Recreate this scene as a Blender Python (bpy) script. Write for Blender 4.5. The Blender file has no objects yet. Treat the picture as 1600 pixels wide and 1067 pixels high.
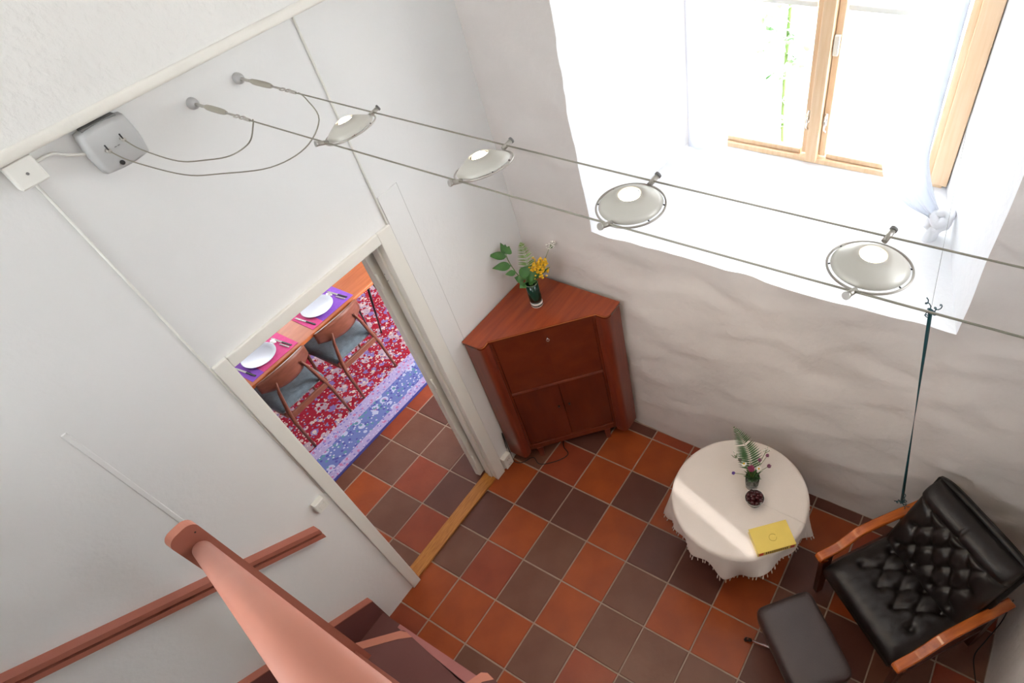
import bpy, bmesh, math, random
from mathutils import Vector, Matrix, noise
random.seed(7)
PI = math.pi
scn = bpy.context.scene
COL = scn.collection

# ------------------------------------------------------------------ camera
cam = bpy.data.cameras.new('camera')
cam_o = bpy.data.objects.new('camera', cam)
COL.objects.link(cam_o)
CR = ((0.8564, 0.5050, -0.1076), (0.3266, -0.6930, -0.6427), (-0.3992, 0.5153, -0.7584))
M3 = Matrix((CR[0], [-v for v in CR[1]], [-v for v in CR[2]])).transposed()
M3 = M3.to_quaternion().normalized().to_matrix()
cam_o.matrix_world = Matrix.Translation((2.0908, -1.2635, 3.8128)) @ M3.to_4x4()
cam.sensor_fit = 'HORIZONTAL'
cam.sensor_width = 36.0
cam.lens = 985.475 / 1600 * 36.0
cam.shift_x = -170.687 / 1600
cam.shift_y = 52.772 / 1600
cam.clip_start = 0.02
scn.camera = cam_o

# ------------------------------------------------------------------ world, sun, exposure
world = bpy.data.worlds.new('World')
scn.world = world
world.use_nodes = True
bg = world.node_tree.nodes['Background']
bg.inputs['Color'].default_value = (0.90, 0.95, 1.0, 1)
bg.inputs['Strength'].default_value = 16.0
sun = bpy.data.lights.new('sun', 'SUN')
sun.energy = 1.6
sun.angle = math.radians(0.25)
sun.color = (1.0, 0.98, 0.95)
sun_o = bpy.data.objects.new('sun', sun)
COL.objects.link(sun_o)
SUN = Vector((-0.20, -0.45, 0.87)).normalized()      # direction towards the sun
sun_o.rotation_euler = SUN.to_track_quat('Z', 'Y').to_euler()
vs = scn.view_settings
vs.view_transform = 'Standard'
vs.look = 'None'
vs.gamma = 1.0
vs.use_curve_mapping = False
vs.exposure = 0.0

# ------------------------------------------------------------------ materials
def lin(c):
    r = []
    for v in c[:3]:
        v = v / 255.0
        r.append(v / 12.92 if v <= 0.04045 else ((v + 0.055) / 1.055) ** 2.4)
    return (r[0], r[1], r[2], 1.0)

def mat(name, rgb, rough=0.6, var=0.0, vscale=6.0, bump=0.0, bscale=60.0, metal=0.0, spec=0.5,
        rgb2=None, stretch=None, coat=0.0, detail=4.0, trans=0.0, ior=1.45, emit=None, estr=0.0, sheen=0.0, bdist=0.01):
    m = bpy.data.materials.new(name)
    m.use_nodes = True
    nt = m.node_tree
    b = nt.nodes['Principled BSDF']
    b.inputs['Base Color'].default_value = lin(rgb)
    b.inputs['Roughness'].default_value = rough
    b.inputs['Metallic'].default_value = metal
    b.inputs['Specular IOR Level'].default_value = spec
    b.inputs['Coat Weight'].default_value = coat
    b.inputs['Coat Roughness'].default_value = 0.15
    b.inputs['Transmission Weight'].default_value = trans
    b.inputs['IOR'].default_value = ior
    b.inputs['Sheen Weight'].default_value = sheen
    if emit:
        b.inputs['Emission Color'].default_value = lin(emit)
        b.inputs['Emission Strength'].default_value = estr
    tc = None
    if var > 0 or bump > 0:
        tc = nt.nodes.new('ShaderNodeTexCoord')
        vec = tc.outputs['Object']
        if stretch:
            mp = nt.nodes.new('ShaderNodeMapping')
            mp.inputs['Scale'].default_value = stretch[:3]
            if len(stretch) > 3:
                mp.inputs['Rotation'].default_value = (0, 0, stretch[3])
            nt.links.new(vec, mp.inputs['Vector'])
            vec = mp.outputs['Vector']
    if var > 0:
        n = nt.nodes.new('ShaderNodeTexNoise')
        n.inputs['Scale'].default_value = vscale
        n.inputs['Detail'].default_value = detail
        nt.links.new(vec, n.inputs['Vector'])
        cr = nt.nodes.new('ShaderNodeValToRGB')
        cr.color_ramp.elements[0].position = 0.3
        cr.color_ramp.elements[1].position = 0.7
        c1 = lin(rgb)
        c2 = lin(rgb2) if rgb2 else tuple(min(1, v * (1 - var)) for v in c1[:3]) + (1,)
        cr.color_ramp.elements[0].color = c2
        cr.color_ramp.elements[1].color = c1
        nt.links.new(n.outputs['Fac'], cr.inputs['Fac'])
        nt.links.new(cr.outputs['Color'], b.inputs['Base Color'])
    if bump > 0:
        n2 = nt.nodes.new('ShaderNodeTexNoise')
        n2.inputs['Scale'].default_value = bscale
        n2.inputs['Detail'].default_value = 5.0
        nt.links.new(tc.outputs['Object'], n2.inputs['Vector'])
        bp = nt.nodes.new('ShaderNodeBump')
        bp.inputs['Strength'].default_value = bump
        bp.inputs['Distance'].default_value = bdist
        nt.links.new(n2.outputs['Fac'], bp.inputs['Height'])
        nt.links.new(bp.outputs['Normal'], b.inputs['Normal'])
    return m

M = {}
M['wall'] = mat('white_wall_plaster', (232, 231, 228), 0.85, 0.05, 1.5, 0.12, 40, spec=0.2)
M['wall_rough'] = mat('white_rough_plaster', (233, 231, 226), 0.9, 0.04, 2, 0.5, 38, spec=0.2)
M['limewash'] = mat('limewashed_stone', (226, 219, 214), 0.95, 0.10, 2.5, 0.35, 16, spec=0.15, bdist=0.02)
M['reveal'] = mat('white_reveal_paint', (248, 249, 251), 0.8, 0.02, 3, 0.2, 30, spec=0.2)
M['trim'] = mat('cream_gloss_paint', (226, 223, 214), 0.45)
M['trim_edge'] = mat('pale_ledge_paint', (236, 232, 222), 0.55, 0.05, 5, 0.2, 40)
M['grout'] = mat('grey_grout', (168, 146, 129), 0.9, 0.2, 20, 0.3, 80)
M['grout2'] = M['grout']
def tile_mat(name, a, b):
    return mat(name, a, 0.32, 0.5, 5.0, 0.12, 30, rgb2=b, detail=3, spec=0.45)
M['tO'] = tile_mat('orange_clay_tile', (160, 76, 34), (140, 62, 29))
M['tR'] = tile_mat('red_clay_tile', (146, 68, 42), (128, 55, 35))
M['tB'] = tile_mat('brown_clay_tile', (114, 76, 60), (104, 63, 48))
M['tD'] = tile_mat('dark_clay_tile', (100, 61, 51), (90, 53, 44))
M['oak'] = mat('oak_threshold', (190, 128, 58), 0.4, 0.3, 10, 0.1, 60, rgb2=(160, 98, 40), stretch=(14, 1.5, 14))
M['pine'] = mat('pine_window_wood', (230, 200, 166), 0.5, 0.3, 6, 0.05, 40, rgb2=(222, 186, 146), stretch=(10, 10, 0.8))
M['glass'] = mat('window_glass', (255, 255, 255), 0.0, trans=1.0, ior=1.02, spec=0.3)
M['salmon'] = mat('salmon_paint', (200, 128, 106), 0.45, 0.06, 4, 0.08, 12)
M['salmon_dk'] = mat('rust_paint', (168, 100, 82), 0.45, 0.08, 4, 0.08, 20)
M['tread'] = mat('maroon_tread_paint', (112, 68, 64), 0.5, 0.08, 5, 0.05, 20)
M['ledge_lit'] = mat('lit_ledge_pink', (176, 112, 108), 0.5, 0.05, 5)  # lighter pink stands in for light falling on the ledge
M['mahog'] = mat('mahogany_top', (156, 70, 34), 0.28, 0.4, 3.0, 0.03, 40, rgb2=(126, 46, 24), stretch=(9, 0.9, 5, -0.785), coat=0.3)
M['mahog_dk'] = mat('mahogany_front', (106, 42, 22), 0.25, 0.4, 4.0, 0.03, 40, rgb2=(88, 33, 17), stretch=(3, 3, 0.7), coat=0.3)
M['mahog_post'] = mat('mahogany_post', (126, 54, 30), 0.3, 0.4, 5.0, 0.03, 40, rgb2=(104, 38, 25), stretch=(6, 6, 0.6), coat=0.3)
M['steel'] = mat('brushed_steel', (200, 198, 192), 0.28, metal=1.0)
M['chrome'] = mat('chrome', (225, 225, 225), 0.08, metal=1.0)
M['wire'] = mat('tinned_wire', (150, 146, 132), 0.45, metal=0.7)
M['nickel'] = mat('satin_nickel', (178, 173, 164), 0.35, metal=0.5)
M['turnb'] = mat('beige_turnbuckle', (160, 154, 140), 0.5)
M['ceramic'] = mat('white_porcelain', (226, 224, 218), 0.3)
M['dishmetal'] = mat('satin_lamp_dish', (204, 200, 190), 0.42, metal=0.15)
M['bulb'] = mat('lit_halogen', (255, 240, 215), 0.4, emit=(255, 236, 205), estr=30.0)
M['greybox'] = mat('grey_plastic', (182, 181, 179), 0.4, 0.03, 20)
M['greybox_dk'] = mat('dark_grey_plastic', (120, 118, 116), 0.5)
M['white_plastic'] = mat('white_plastic', (232, 230, 222), 0.45)
M['black'] = mat('black_rubber', (26, 25, 25), 0.5)
M['blackmetal'] = mat('black_metal', (30, 28, 28), 0.4, metal=0.4)
M['leather'] = mat('black_leather', (27, 22, 22), 0.38, 0.25, 9, 0.25, 140, spec=0.6, bdist=0.004)
M['leather_br'] = mat('dark_brown_leather', (66, 55, 54), 0.4, 0.15, 9, 0.3, 160, spec=0.5, bdist=0.004)
M['teak'] = mat('glossy_teak', (196, 104, 42), 0.25, 0.3, 6, rgb2=(156, 74, 30), stretch=(8, 1, 8), coat=0.4)
M['teak_dk'] = mat('dark_rosewood', (78, 40, 28), 0.35, 0.3, 6, stretch=(6, 6, 1))
M['dining'] = mat('teak_tabletop', (196, 110, 62), 0.3, 0.25, 5, rgb2=(176, 92, 48), stretch=(8, 1, 8))
M['chairwood'] = mat('walnut_chair', (132, 76, 58), 0.4, 0.25, 6, rgb2=(116, 64, 46), stretch=(6, 2, 6))
M['wool'] = mat('grey_blue_wool', (108, 118, 126), 0.95, 0.3, 30, 0.6, 200, spec=0.1, sheen=0.3)
M['porcelain'] = mat('plate_porcelain', (200, 204, 214), 0.4)
M['pink'] = mat('pink_placemat', (232, 88, 150), 0.9, 0.12, 40, 0.3, 250)
M['purple'] = mat('purple_placemat', (150, 92, 206), 0.9, 0.12, 40, 0.3, 250)
M['cloth'] = mat('white_linen', (226, 215, 206), 0.95, 0.04, 8, 0.5, 260, spec=0.1, bdist=0.003)
M['green'] = mat('leaf_green', (66, 112, 44), 0.5, 0.3, 14, rgb2=(44, 86, 34))
M['green_lt'] = mat('fern_green', (116, 146, 62), 0.55, 0.3, 14, rgb2=(86, 120, 44))
M['green_dk'] = mat('fern_dark_green', (58, 98, 48), 0.55, 0.3, 14, rgb2=(40, 76, 36))
M['stem'] = mat('green_stem', (96, 118, 62), 0.6)
M['yellow'] = mat('yellow_petal', (240, 186, 30), 0.6, 0.2, 50)
M['petal'] = mat('white_petal', (240, 238, 228), 0.7)
M['magenta'] = mat('clover_pink', (158, 62, 98), 0.8, 0.3, 60)
M['mauve'] = mat('mauve_petal', (140, 84, 110), 0.8, 0.3, 60)
M['violet'] = mat('violet_petal', (96, 64, 140), 0.8)
M['bottle'] = mat('dark_green_glass', (8, 46, 34), 0.12, spec=0.5)
M['clear'] = mat('clear_glass', (235, 244, 240), 0.02, trans=0.95, ior=1.3)
M['cherry'] = mat('dark_cherry', (66, 10, 18), 0.12, 0.3, 40, coat=0.5)
M['book'] = mat('yellow_cover', (226, 198, 96), 0.55, 0.05, 20)
M['book_ring'] = mat('embossed_ring', (176, 146, 52), 0.6)
M['book_red'] = mat('red_spine_label', (196, 62, 34), 0.5)
M['book_ink'] = mat('brown_spine_print', (120, 88, 30), 0.6)
M['paper'] = mat('page_edges', (232, 222, 196), 0.9)
M['teal'] = mat('teal_ribbon', (16, 70, 78), 0.35, spec=0.6)
M['ground'] = mat('pale_gravel', (205, 205, 198), 0.95, 0.2, 3)
M['dusk'] = mat('dining_wall_paint', (228, 226, 224), 0.9)

def curtain_mat(nm='sheer_curtain', tl=0.4, tp=0.06):
    m = bpy.data.materials.new(nm)
    m.use_nodes = True
    nt = m.node_tree
    for n in list(nt.nodes):
        nt.nodes.remove(n)
    out = nt.nodes.new('ShaderNodeOutputMaterial')
    d = nt.nodes.new('ShaderNodeBsdfDiffuse'); d.inputs['Color'].default_value = lin((240, 242, 246))
    t = nt.nodes.new('ShaderNodeBsdfTranslucent'); t.inputs['Color'].default_value = lin((238, 242, 250))
    tr = nt.nodes.new('ShaderNodeBsdfTransparent')
    m1 = nt.nodes.new('ShaderNodeMixShader'); m1.inputs['Fac'].default_value = tl
    m2 = nt.nodes.new('ShaderNodeMixShader'); m2.inputs['Fac'].default_value = tp
    nt.links.new(d.outputs[0], m1.inputs[1]); nt.links.new(t.outputs[0], m1.inputs[2])
    nt.links.new(m1.outputs[0], m2.inputs[1]); nt.links.new(tr.outputs[0], m2.inputs[2])
    nt.links.new(m2.outputs[0], out.inputs['Surface'])
    return m
M['curtain'] = curtain_mat()
M['curtain_thin'] = curtain_mat('thin_backlit_curtain', 0.7, 0.10)
M['cloth_white'] = mat('white_curtain_knot', (245, 246, 250), 0.9, spec=0.1)

def rug_field_mat(name, base, spots, scale, thresh, seed=0.0):
    """persian pile: base colour with voronoi flowers in several yarn colours"""
    m = bpy.data.materials.new(name)
    m.use_nodes = True
    nt = m.node_tree
    b = nt.nodes['Principled BSDF']
    b.inputs['Roughness'].default_value = 0.95
    b.inputs['Specular IOR Level'].default_value = 0.1
    tc = nt.nodes.new('ShaderNodeTexCoord')
    mp = nt.nodes.new('ShaderNodeMapping'); mp.inputs['Location'].default_value = (seed, seed * 0.7, 0)
    nt.links.new(tc.outputs['Object'], mp.inputs['Vector'])
    nz = nt.nodes.new('ShaderNodeTexNoise'); nz.inputs['Scale'].default_value = scale * 0.8; nz.inputs['Detail'].default_value = 2
    nt.links.new(mp.outputs['Vector'], nz.inputs['Vector'])
    mx = nt.nodes.new('ShaderNodeMix'); mx.data_type = 'RGBA'; mx.inputs[0].default_value = 0.12
    nt.links.new(mp.outputs['Vector'], mx.inputs[6]); nt.links.new(nz.outputs['Color'], mx.inputs[7])
    cur = None
    col = None
    for k, (c, sc, th) in enumerate(spots):
        v = nt.nodes.new('ShaderNodeTexVoronoi'); v.inputs['Scale'].default_value = scale * sc
        nt.links.new(mx.outputs[2], v.inputs['Vector'])
        lt = nt.nodes.new('ShaderNodeMath'); lt.operation = 'LESS_THAN'; lt.inputs[1].default_value = th
        nt.links.new(v.outputs['Distance'], lt.inputs[0])
        mm = nt.nodes.new('ShaderNodeMix'); mm.data_type = 'RGBA'
        nt.links.new(lt.outputs[0], mm.inputs[0])
        if col is None:
            mm.inputs[6].default_value = lin(base)
        else:
            nt.links.new(col, mm.inputs[6])
        mm.inputs[7].default_value = lin(c)
        col = mm.outputs[2]
    nt.links.new(col, b.inputs['Base Color'])
    return m
M['rug_field'] = rug_field_mat('rug_red_field', (150, 34, 50), [((170, 146, 156), 9, 0.40), ((128, 104, 160), 11, 0.32), ((196, 172, 166), 20, 0.30), ((150, 22, 42), 26, 0.34), ((120, 110, 150), 34, 0.26), ((214, 198, 190), 42, 0.22)], 1.0, 0)
M['rug_blue'] = rug_field_mat('rug_blue_border', (104, 114, 168), [((176, 178, 204), 12, 0.36), ((178, 112, 156), 12, 0.18), ((92, 134, 146), 22, 0.28), ((84, 84, 150), 30, 0.30), ((190, 188, 206), 36, 0.24)], 1.0, 0, 3.1)
M['rug_lilac'] = rug_field_mat('rug_lilac_guard', (166, 152, 190), [((180, 112, 150), 26, 0.28), ((124, 114, 176), 38, 0.28), ((190, 178, 204), 48, 0.26)], 1.0, 0, 5.3)
M['rug_edge'] = mat('rug_navy_binding', (58, 56, 120), 0.95)

# ------------------------------------------------------------------ mesh builder
class MB:
    def __init__(self):
        self.v = []; self.f = []; self.sm = []
    def add(self, vs, fs, smooth=False):
        o = len(self.v)
        self.v += [Vector(p) for p in vs]
        self.f += [[i + o for i in f] for f in fs]
        self.sm += [smooth] * len(fs)
        return self
    def bm(self, bm, smooth=False, mtx=None):
        bm.verts.ensure_lookup_table()
        for i, v in enumerate(bm.verts): v.index = i
        vs = [(mtx @ v.co) if mtx else v.co.copy() for v in bm.verts]
        self.add(vs, [[v.index for v in f.verts] for f in bm.faces], smooth)
        bm.free()
        return self
    def box(self, x0, x1, y0, y1, z0, z1, bev=0.0, seg=2, mtx=None, smooth=False):
        bm = bmesh.new()
        bmesh.ops.create_cube(bm, size=1.0)
        for v in bm.verts:
            v.co = Vector(((x0 + x1) / 2 + v.co.x * (x1 - x0), (y0 + y1) / 2 + v.co.y * (y1 - y0), (z0 + z1) / 2 + v.co.z * (z1 - z0)))
        if bev > 0:
            bmesh.ops.bevel(bm, geom=bm.edges[:], offset=bev, segments=seg, profile=0.5, affect='EDGES')
        return self.bm(bm, smooth, mtx)
    def tube(self, pts, r, n=10, cap=True, smooth=True, flat=None):
        pts = [Vector(p) for p in pts]
        rs = r if isinstance(r, (list, tuple)) else [r] * len(pts)
        vs = []; fs = []
        prev = None
        for i, p in enumerate(pts):
            a = pts[max(0, i - 1)]; b = pts[min(len(pts) - 1, i + 1)]
            t = (b - a).normalized()
            if prev is None:
                u = t.orthogonal().normalized()
            else:
                u = (prev - t * prev.dot(t))
                u = u.normalized() if u.length > 1e-6 else t.orthogonal().normalized()
            prev = u
            w = t.cross(u)
            for k in range(n):
                an = 2 * PI * k / n
                vs.append(p + (u * math.cos(an) + w * math.sin(an)) * rs[i])
        for i in range(len(pts) - 1):
            for k in range(n):
                k2 = (k + 1) % n
                fs.append([i * n + k, i * n + k2, (i + 1) * n + k2, (i + 1) * n + k])
        self.add(vs, fs, smooth)
        if cap:
            o = len(self.v) - len(vs)
            self.f.append([o + k for k in range(n)][::-1]); self.sm.append(False)
            o2 = o + (len(pts) - 1) * n
            self.f.append([o2 + k for k in range(n)]); self.sm.append(False)
        return self
    def lathe(self, prof, c=(0, 0, 0), n=24, smooth=True, mtx=None):
        vs = []; fs = []
        for r, z in prof:
            for k in range(n):
                an = 2 * PI * k / n
                p = Vector((c[0] + r * math.cos(an), c[1] + r * math.sin(an), c[2] + z))
                vs.append(mtx @ p if mtx else p)
        for i in range(len(prof) - 1):
            for k in range(n):
                k2 = (k + 1) % n
                fs.append([i * n + k, i * n + k2, (i + 1) * n + k2, (i + 1) * n + k])
        return self.add(vs, fs, smooth)
    def grid(self, fn, nu, nv, smooth=True, flip=False):
        vs = [fn(i / nu, j / nv) for i in range(nu + 1) for j in range(nv + 1)]
        fs = []
        for i in range(nu):
            for j in range(nv):
                q = [i * (nv + 1) + j, (i + 1) * (nv + 1) + j, (i + 1) * (nv + 1) + j + 1, i * (nv + 1) + j + 1]
                fs.append(q[::-1] if flip else q)
        return self.add(vs, fs, smooth)
    def prism(self, poly, z0, z1, smooth=False):
        n = len(poly)
        vs = [(p[0], p[1], z0) for p in poly] + [(p[0], p[1], z1) for p in poly]
        fs = [list(range(n))[::-1], list(range(n, 2 * n))]
        fs += [[i, (i + 1) % n, n + (i + 1) % n, n + i] for i in range(n)]
        return self.add(vs, fs, smooth)
    def sphere(self, c, r, n=10, sc=(1, 1, 1), mtx=None):
        prof = []
        bm = bmesh.new()
        bmesh.ops.create_uvsphere(bm, u_segments=n, v_segments=max(5, n // 2 + 1), radius=r)
        for v in bm.verts:
            v.co = Vector((v.co.x * sc[0], v.co.y * sc[1], v.co.z * sc[2]))
            if mtx: v.co = mtx @ v.co
            v.co += Vector(c)
        return self.bm(bm, True)
    def build(self, name, m, parent=None, local=False, solid=0.0, subsurf=0, kind=None):
        me = bpy.data.meshes.new(name)
        vs = self.v
        if parent is not None and not local:
            inv = PM[parent.name].inverted()
            vs = [inv @ p for p in vs]
        me.from_pydata([tuple(p) for p in vs], [], self.f)
        me.polygons.foreach_set('use_smooth', self.sm)
        me.materials.append(m)
        me.update()
        bm = bmesh.new(); bm.from_mesh(me)
        bmesh.ops.recalc_face_normals(bm, faces=bm.faces[:])
        bm.to_mesh(me); bm.free()
        o = bpy.data.objects.new(name, me)
        COL.objects.link(o)
        if parent is not None:
            o.parent = parent
            PM[o.name] = PM[parent.name].copy()
        else:
            PM[o.name] = Matrix.Identity(4)
        if solid:
            md = o.modifiers.new('thickness', 'SOLIDIFY'); md.thickness = solid; md.offset = 0
        if subsurf:
            md = o.modifiers.new('smooth', 'SUBSURF'); md.levels = subsurf; md.render_levels = subsurf
        if kind: o['kind'] = kind
        return o

PM = {}
def thing(name, label, cat, loc=(0, 0, 0), rz=0.0, group=None, kind=None):
    o = bpy.data.objects.new(name, None)
    COL.objects.link(o)
    o.location = loc
    o.rotation_euler = (0, 0, rz)
    o.empty_display_size = 0.05
    PM[o.name] = Matrix.Translation(loc) @ Matrix.Rotation(rz, 4, 'Z')
    if kind: o['kind'] = kind
    return tag(o, label, cat, group)
def tag(o, label=None, cat=None, group=None, kind=None):
    if label: o['label'] = label
    if cat: o['category'] = cat
    if group: o['group'] = group
    if kind: o['kind'] = kind
    return o
def copy_tree(o, parent=None):
    c = o.copy()
    COL.objects.link(c)
    if parent is not None: c.parent = parent
    for ch in [x for x in COL.objects if x.parent == o]:
        copy_tree(ch, c)
    return c
def lerp(a, b, t): return a + (b - a) * t
def vl(a, b, t): return Vector(a).lerp(Vector(b), t)
def spline(pts, n=8):
    pts = [Vector(p) for p in pts]
    out = []
    for i in range(len(pts) - 1):
        p0 = pts[max(0, i - 1)]; p1 = pts[i]; p2 = pts[i + 1]; p3 = pts[min(len(pts) - 1, i + 2)]
        for k in range(n):
            t = k / n
            out.append(0.5 * ((2 * p1) + (p2 - p0) * t + (2 * p0 - 5 * p1 + 4 * p2 - p3) * t * t + (3 * p1 - p0 - 3 * p2 + p3) * t ** 3))
    out.append(pts[-1])
    return out

# ================================================================== SETTING
XL, YB, XR = -0.235, 0.985, 2.945     # left wall face, back wall face, right wall face
TOPZ = 5.0
T = 0.30                              # tile pitch
# floor slab (grout) with single tiles
fl = MB().box(-4.2, 3.1, -3.4, 2.6, -0.12, -0.004).build('floor', M['grout'])
tag(fl, 'floor of square terracotta and dark brown clay tiles', kind='structure')
tile_bm = bmesh.new()
bmesh.ops.create_cube(tile_bm, size=1.0)
for v in tile_bm.verts:
    v.co = Vector((v.co.x * (T - 0.0088), v.co.y * (T - 0.0088), v.co.z * 0.016 - 0.008))
bmesh.ops.bevel(tile_bm, geom=[e for e in tile_bm.edges if all(v.co.z > -0.001 for v in e.verts)], offset=0.0025, segments=1, affect='EDGES')
tile_me = bpy.data.meshes.new('tile')
tile_bm.to_mesh(tile_me); tile_bm.free()
tile_me.materials.append(M['tO'])
TM = {(0, 0): 'D', (1, 0): 'D', (0, -1): 'O', (1, -1): 'B', (2, 0): 'O', (-1, 0): 'O', (0, 1): 'R', (1, 1): 'O', (1, 2): 'O',
      (2, 1): 'D', (2, 2): 'O', (0, 2): 'D', (2, 3): 'R', (1, 3): 'D', (3, 3): 'R', (3, 2): 'O', (3, 1): 'O', (3, 0): 'D', (2, -1): 'O', (3, -1): 'B',
      (4, -1): 'O', (4, 0): 'D', (1, -2): 'B', (2, -2): 'O', (3, -2): 'B', (4, -2): 'B', (0, -2): 'R', (0, -3): 'O', (1, -3): 'O',
      (2, -3): 'B', (3, -3): 'R', (-1, -3): 'O', (0, -4): 'O', (1, -4): 'B', (2, -4): 'O', (-1, -1): 'D', (-1, -2): 'B', (-1, -4): 'R',
      (-2, -1): 'D', (-3, -1): 'R', (-4, -1): 'B', (-3, -2): 'B', (-2, -2): 'R', (-2, 0): 'D', (-3, 0): 'B', (-4, 0): 'B', (-5, 0): 'R',
      (-2, -3): 'B', (-3, -3): 'O', (-4, -2): 'O', (5, 0): 'O', (5, -1): 'O', (5, 1): 'O', (5, 2): 'O', (6, 2): 'O', (6, 1): 'D', (6, 0): 'B', (5, -2): 'B',
      (6, -1): 'D', (7, 1): 'O', (7, 2): 'R', (6, 3): 'D', (5, 3): 'D', (7, 0): 'D', (8, 0): 'B', (8, -1): 'R', (9, 0): 'R', (9, 1): 'B', (7, -1): 'B'}
for i in range(-6, 10):
    for j in range(-5, 7):
        x0, x1, y0, y1 = i * T, (i + 1) * T, j * T, (j + 1) * T
        if i >= -1 and y0 > YB: continue
        if i < -1 and (j > 3 or j < -4): continue
        if i < -4 and j < -2: continue
        if i >= -1 and j < -4: continue
        k = TM.get((i, j)) or random.choice('OORDBBD')
        tm = M['t' + k]
        cut = False
        cx1, cy1 = min(x1, XR), min(y1, YB) if i >= -1 else y1
        if cx1 < x1 - 0.001 or cy1 < y1 - 0.001:
            g = 0.0044
            if cx1 - x0 < 0.02 or cy1 - y0 < 0.02: continue
            bm_ = MB().box(x0 + g, cx1 - g, y0 + g, cy1 - g, -0.016, 0.0, 0.0025, 1)
            o = bm_.build('tile', tm, fl)
        else:
            o = bpy.data.objects.new('tile', tile_me)
            COL.objects.link(o)
            o.parent = fl
            o.location = (x0 + T / 2, y0 + T / 2, random.uniform(-0.0008, 0.0004))
            o.rotation_euler = (random.uniform(-1, 1) * 0.0025, random.uniform(-1, 1) * 0.0025, random.choice((0, PI / 2, PI, -PI / 2)) + random.uniform(-1, 1) * 0.004)
            o.material_slots[0].link = 'OBJECT'
            o.material_slots[0].material = tm

# left wall with the door opening
DY0, DY1, DZ = -0.733, 0.105, 2.112
w = MB()
w.box(XL - 0.10, XL, -3.4, DY0, -0.05, 3.09)
w.box(XL - 0.10, XL, DY1, 1.15, -0.05, 3.09)
w.box(XL - 0.10, XL, DY0, DY1, DZ, 3.09)
wl = tag(w.build('wall_left', M['wall']), 'smooth white left wall with the doorway', kind='structure')
# upper storey wall standing proud above the ledge
wu = MB()
wu.grid(lambda a, b: Vector((XL + 0.035 + 0.004 * noise.noise(Vector((a * 14, b * 7, 0))), lerp(-3.4, 1.2, a), lerp(3.09, TOPZ, b))), 60, 26, True)
tag(wu.build('wall_left_upper', M['wall_rough']), 'rough plastered upper part of the left wall', kind='structure')
t1 = MB().box(XL - 0.02, XL + 0.042, -3.4, 0.98, 3.062, 3.10, 0.012, 3, smooth=True)
tag(t1.build('trim_1', M['trim_edge']), 'pale rounded ledge running along the top of the left wall', kind='structure')
# plaster board joints on the left wall
j1 = MB().box(XL - 0.003, XL + 0.0035, -1.266, -1.246, 0.50, 2.32, 0.003, 1)
j1.build('board_joint', M['wall'], wl)
j2 = MB().box(XL - 0.003, XL + 0.0022, 0.3135, 0.3175, 0.0, 2.30)
j2.build('board_joint', mat('joint_grey', (196, 194, 190), 0.9), wl)  # grey strip along the crack at the panel edge
j3 = MB().box(XL - 0.003, XL + 0.004, DY1 + 0.085, 0.3145, 0.0, 2.30, 0.002, 1)
j3.build('cover_board', M['wall'], wl)

# back wall, lumpy limewashed stone with a splayed window niche
NX0, NX1, NZ0, NZ1 = 0.308, 2.185, 1.700, 3.32
def axis(a, b, marks, step):
    pts = [a] + marks + [b]
    out = []
    for p, q in zip(pts[:-1], pts[1:]):
        n = max(1, round((q - p) / step))
        out += [p + (q - p) * k / n for k in range(n)]
    return out + [b]
def bdisp(x, z):
    d = 0.026 * noise.noise(Vector((x * 1.3, z * 1.5, 3.0))) + 0.017 * noise.noise(Vector((x * 3.4 + z * 1.2, z * 5.0 - x * 1.4, 8.0)))
    d += 0.010 * noise.noise(Vector((x * 5 + z * 3, z * 15 - x * 4, 1.0))) + 0.004 * noise.noise(Vector((x * 12, z * 12, 6.0)))
    k = min(1.0, max(0.0, (x - XL) / 0.15))
    return d * (0.3 + 0.7 * k)
def bpt(x, z):
    e = 0.0
    if NX0 - 0.001 <= x <= NX1 + 0.001 and abs(z - NZ0) < 1e-6:
        e = 0.008 * noise.noise(Vector((x * 6, 2.2, 0)))
    ex = 0.0
    if abs(x - NX0) < 1e-6 or abs(x - NX1) < 1e-6:
        ex = 0.008 * noise.noise(Vector((x, z * 4, 5.0)))
    return Vector((x + ex, YB + bdisp(x, z), z + e))
xs = axis(-0.3, 3.05, [NX0, NX1], 0.035)
zs = axis(-0.05, TOPZ, [NZ0, NZ1], 0.035)
bw = MB()
vs = [bpt(x, z) for x in xs for z in zs]
fs = []
for i in range(len(xs) - 1):
    for j in range(len(zs) - 1):
        cx, cz = (xs[i] + xs[i + 1]) / 2, (zs[j] + zs[j + 1]) / 2
        if NX0 < cx < NX1 and NZ0 < cz < NZ1: continue
        n = len(zs)
        fs.append([i * n + j, (i + 1) * n + j, (i + 1) * n + j + 1, i * n + j + 1])
bw.add(vs, fs, True)
wb = tag(bw.build('wall_back', M['limewash']), 'lumpy limewashed stone back wall with the deep window niche', kind='structure')
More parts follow.
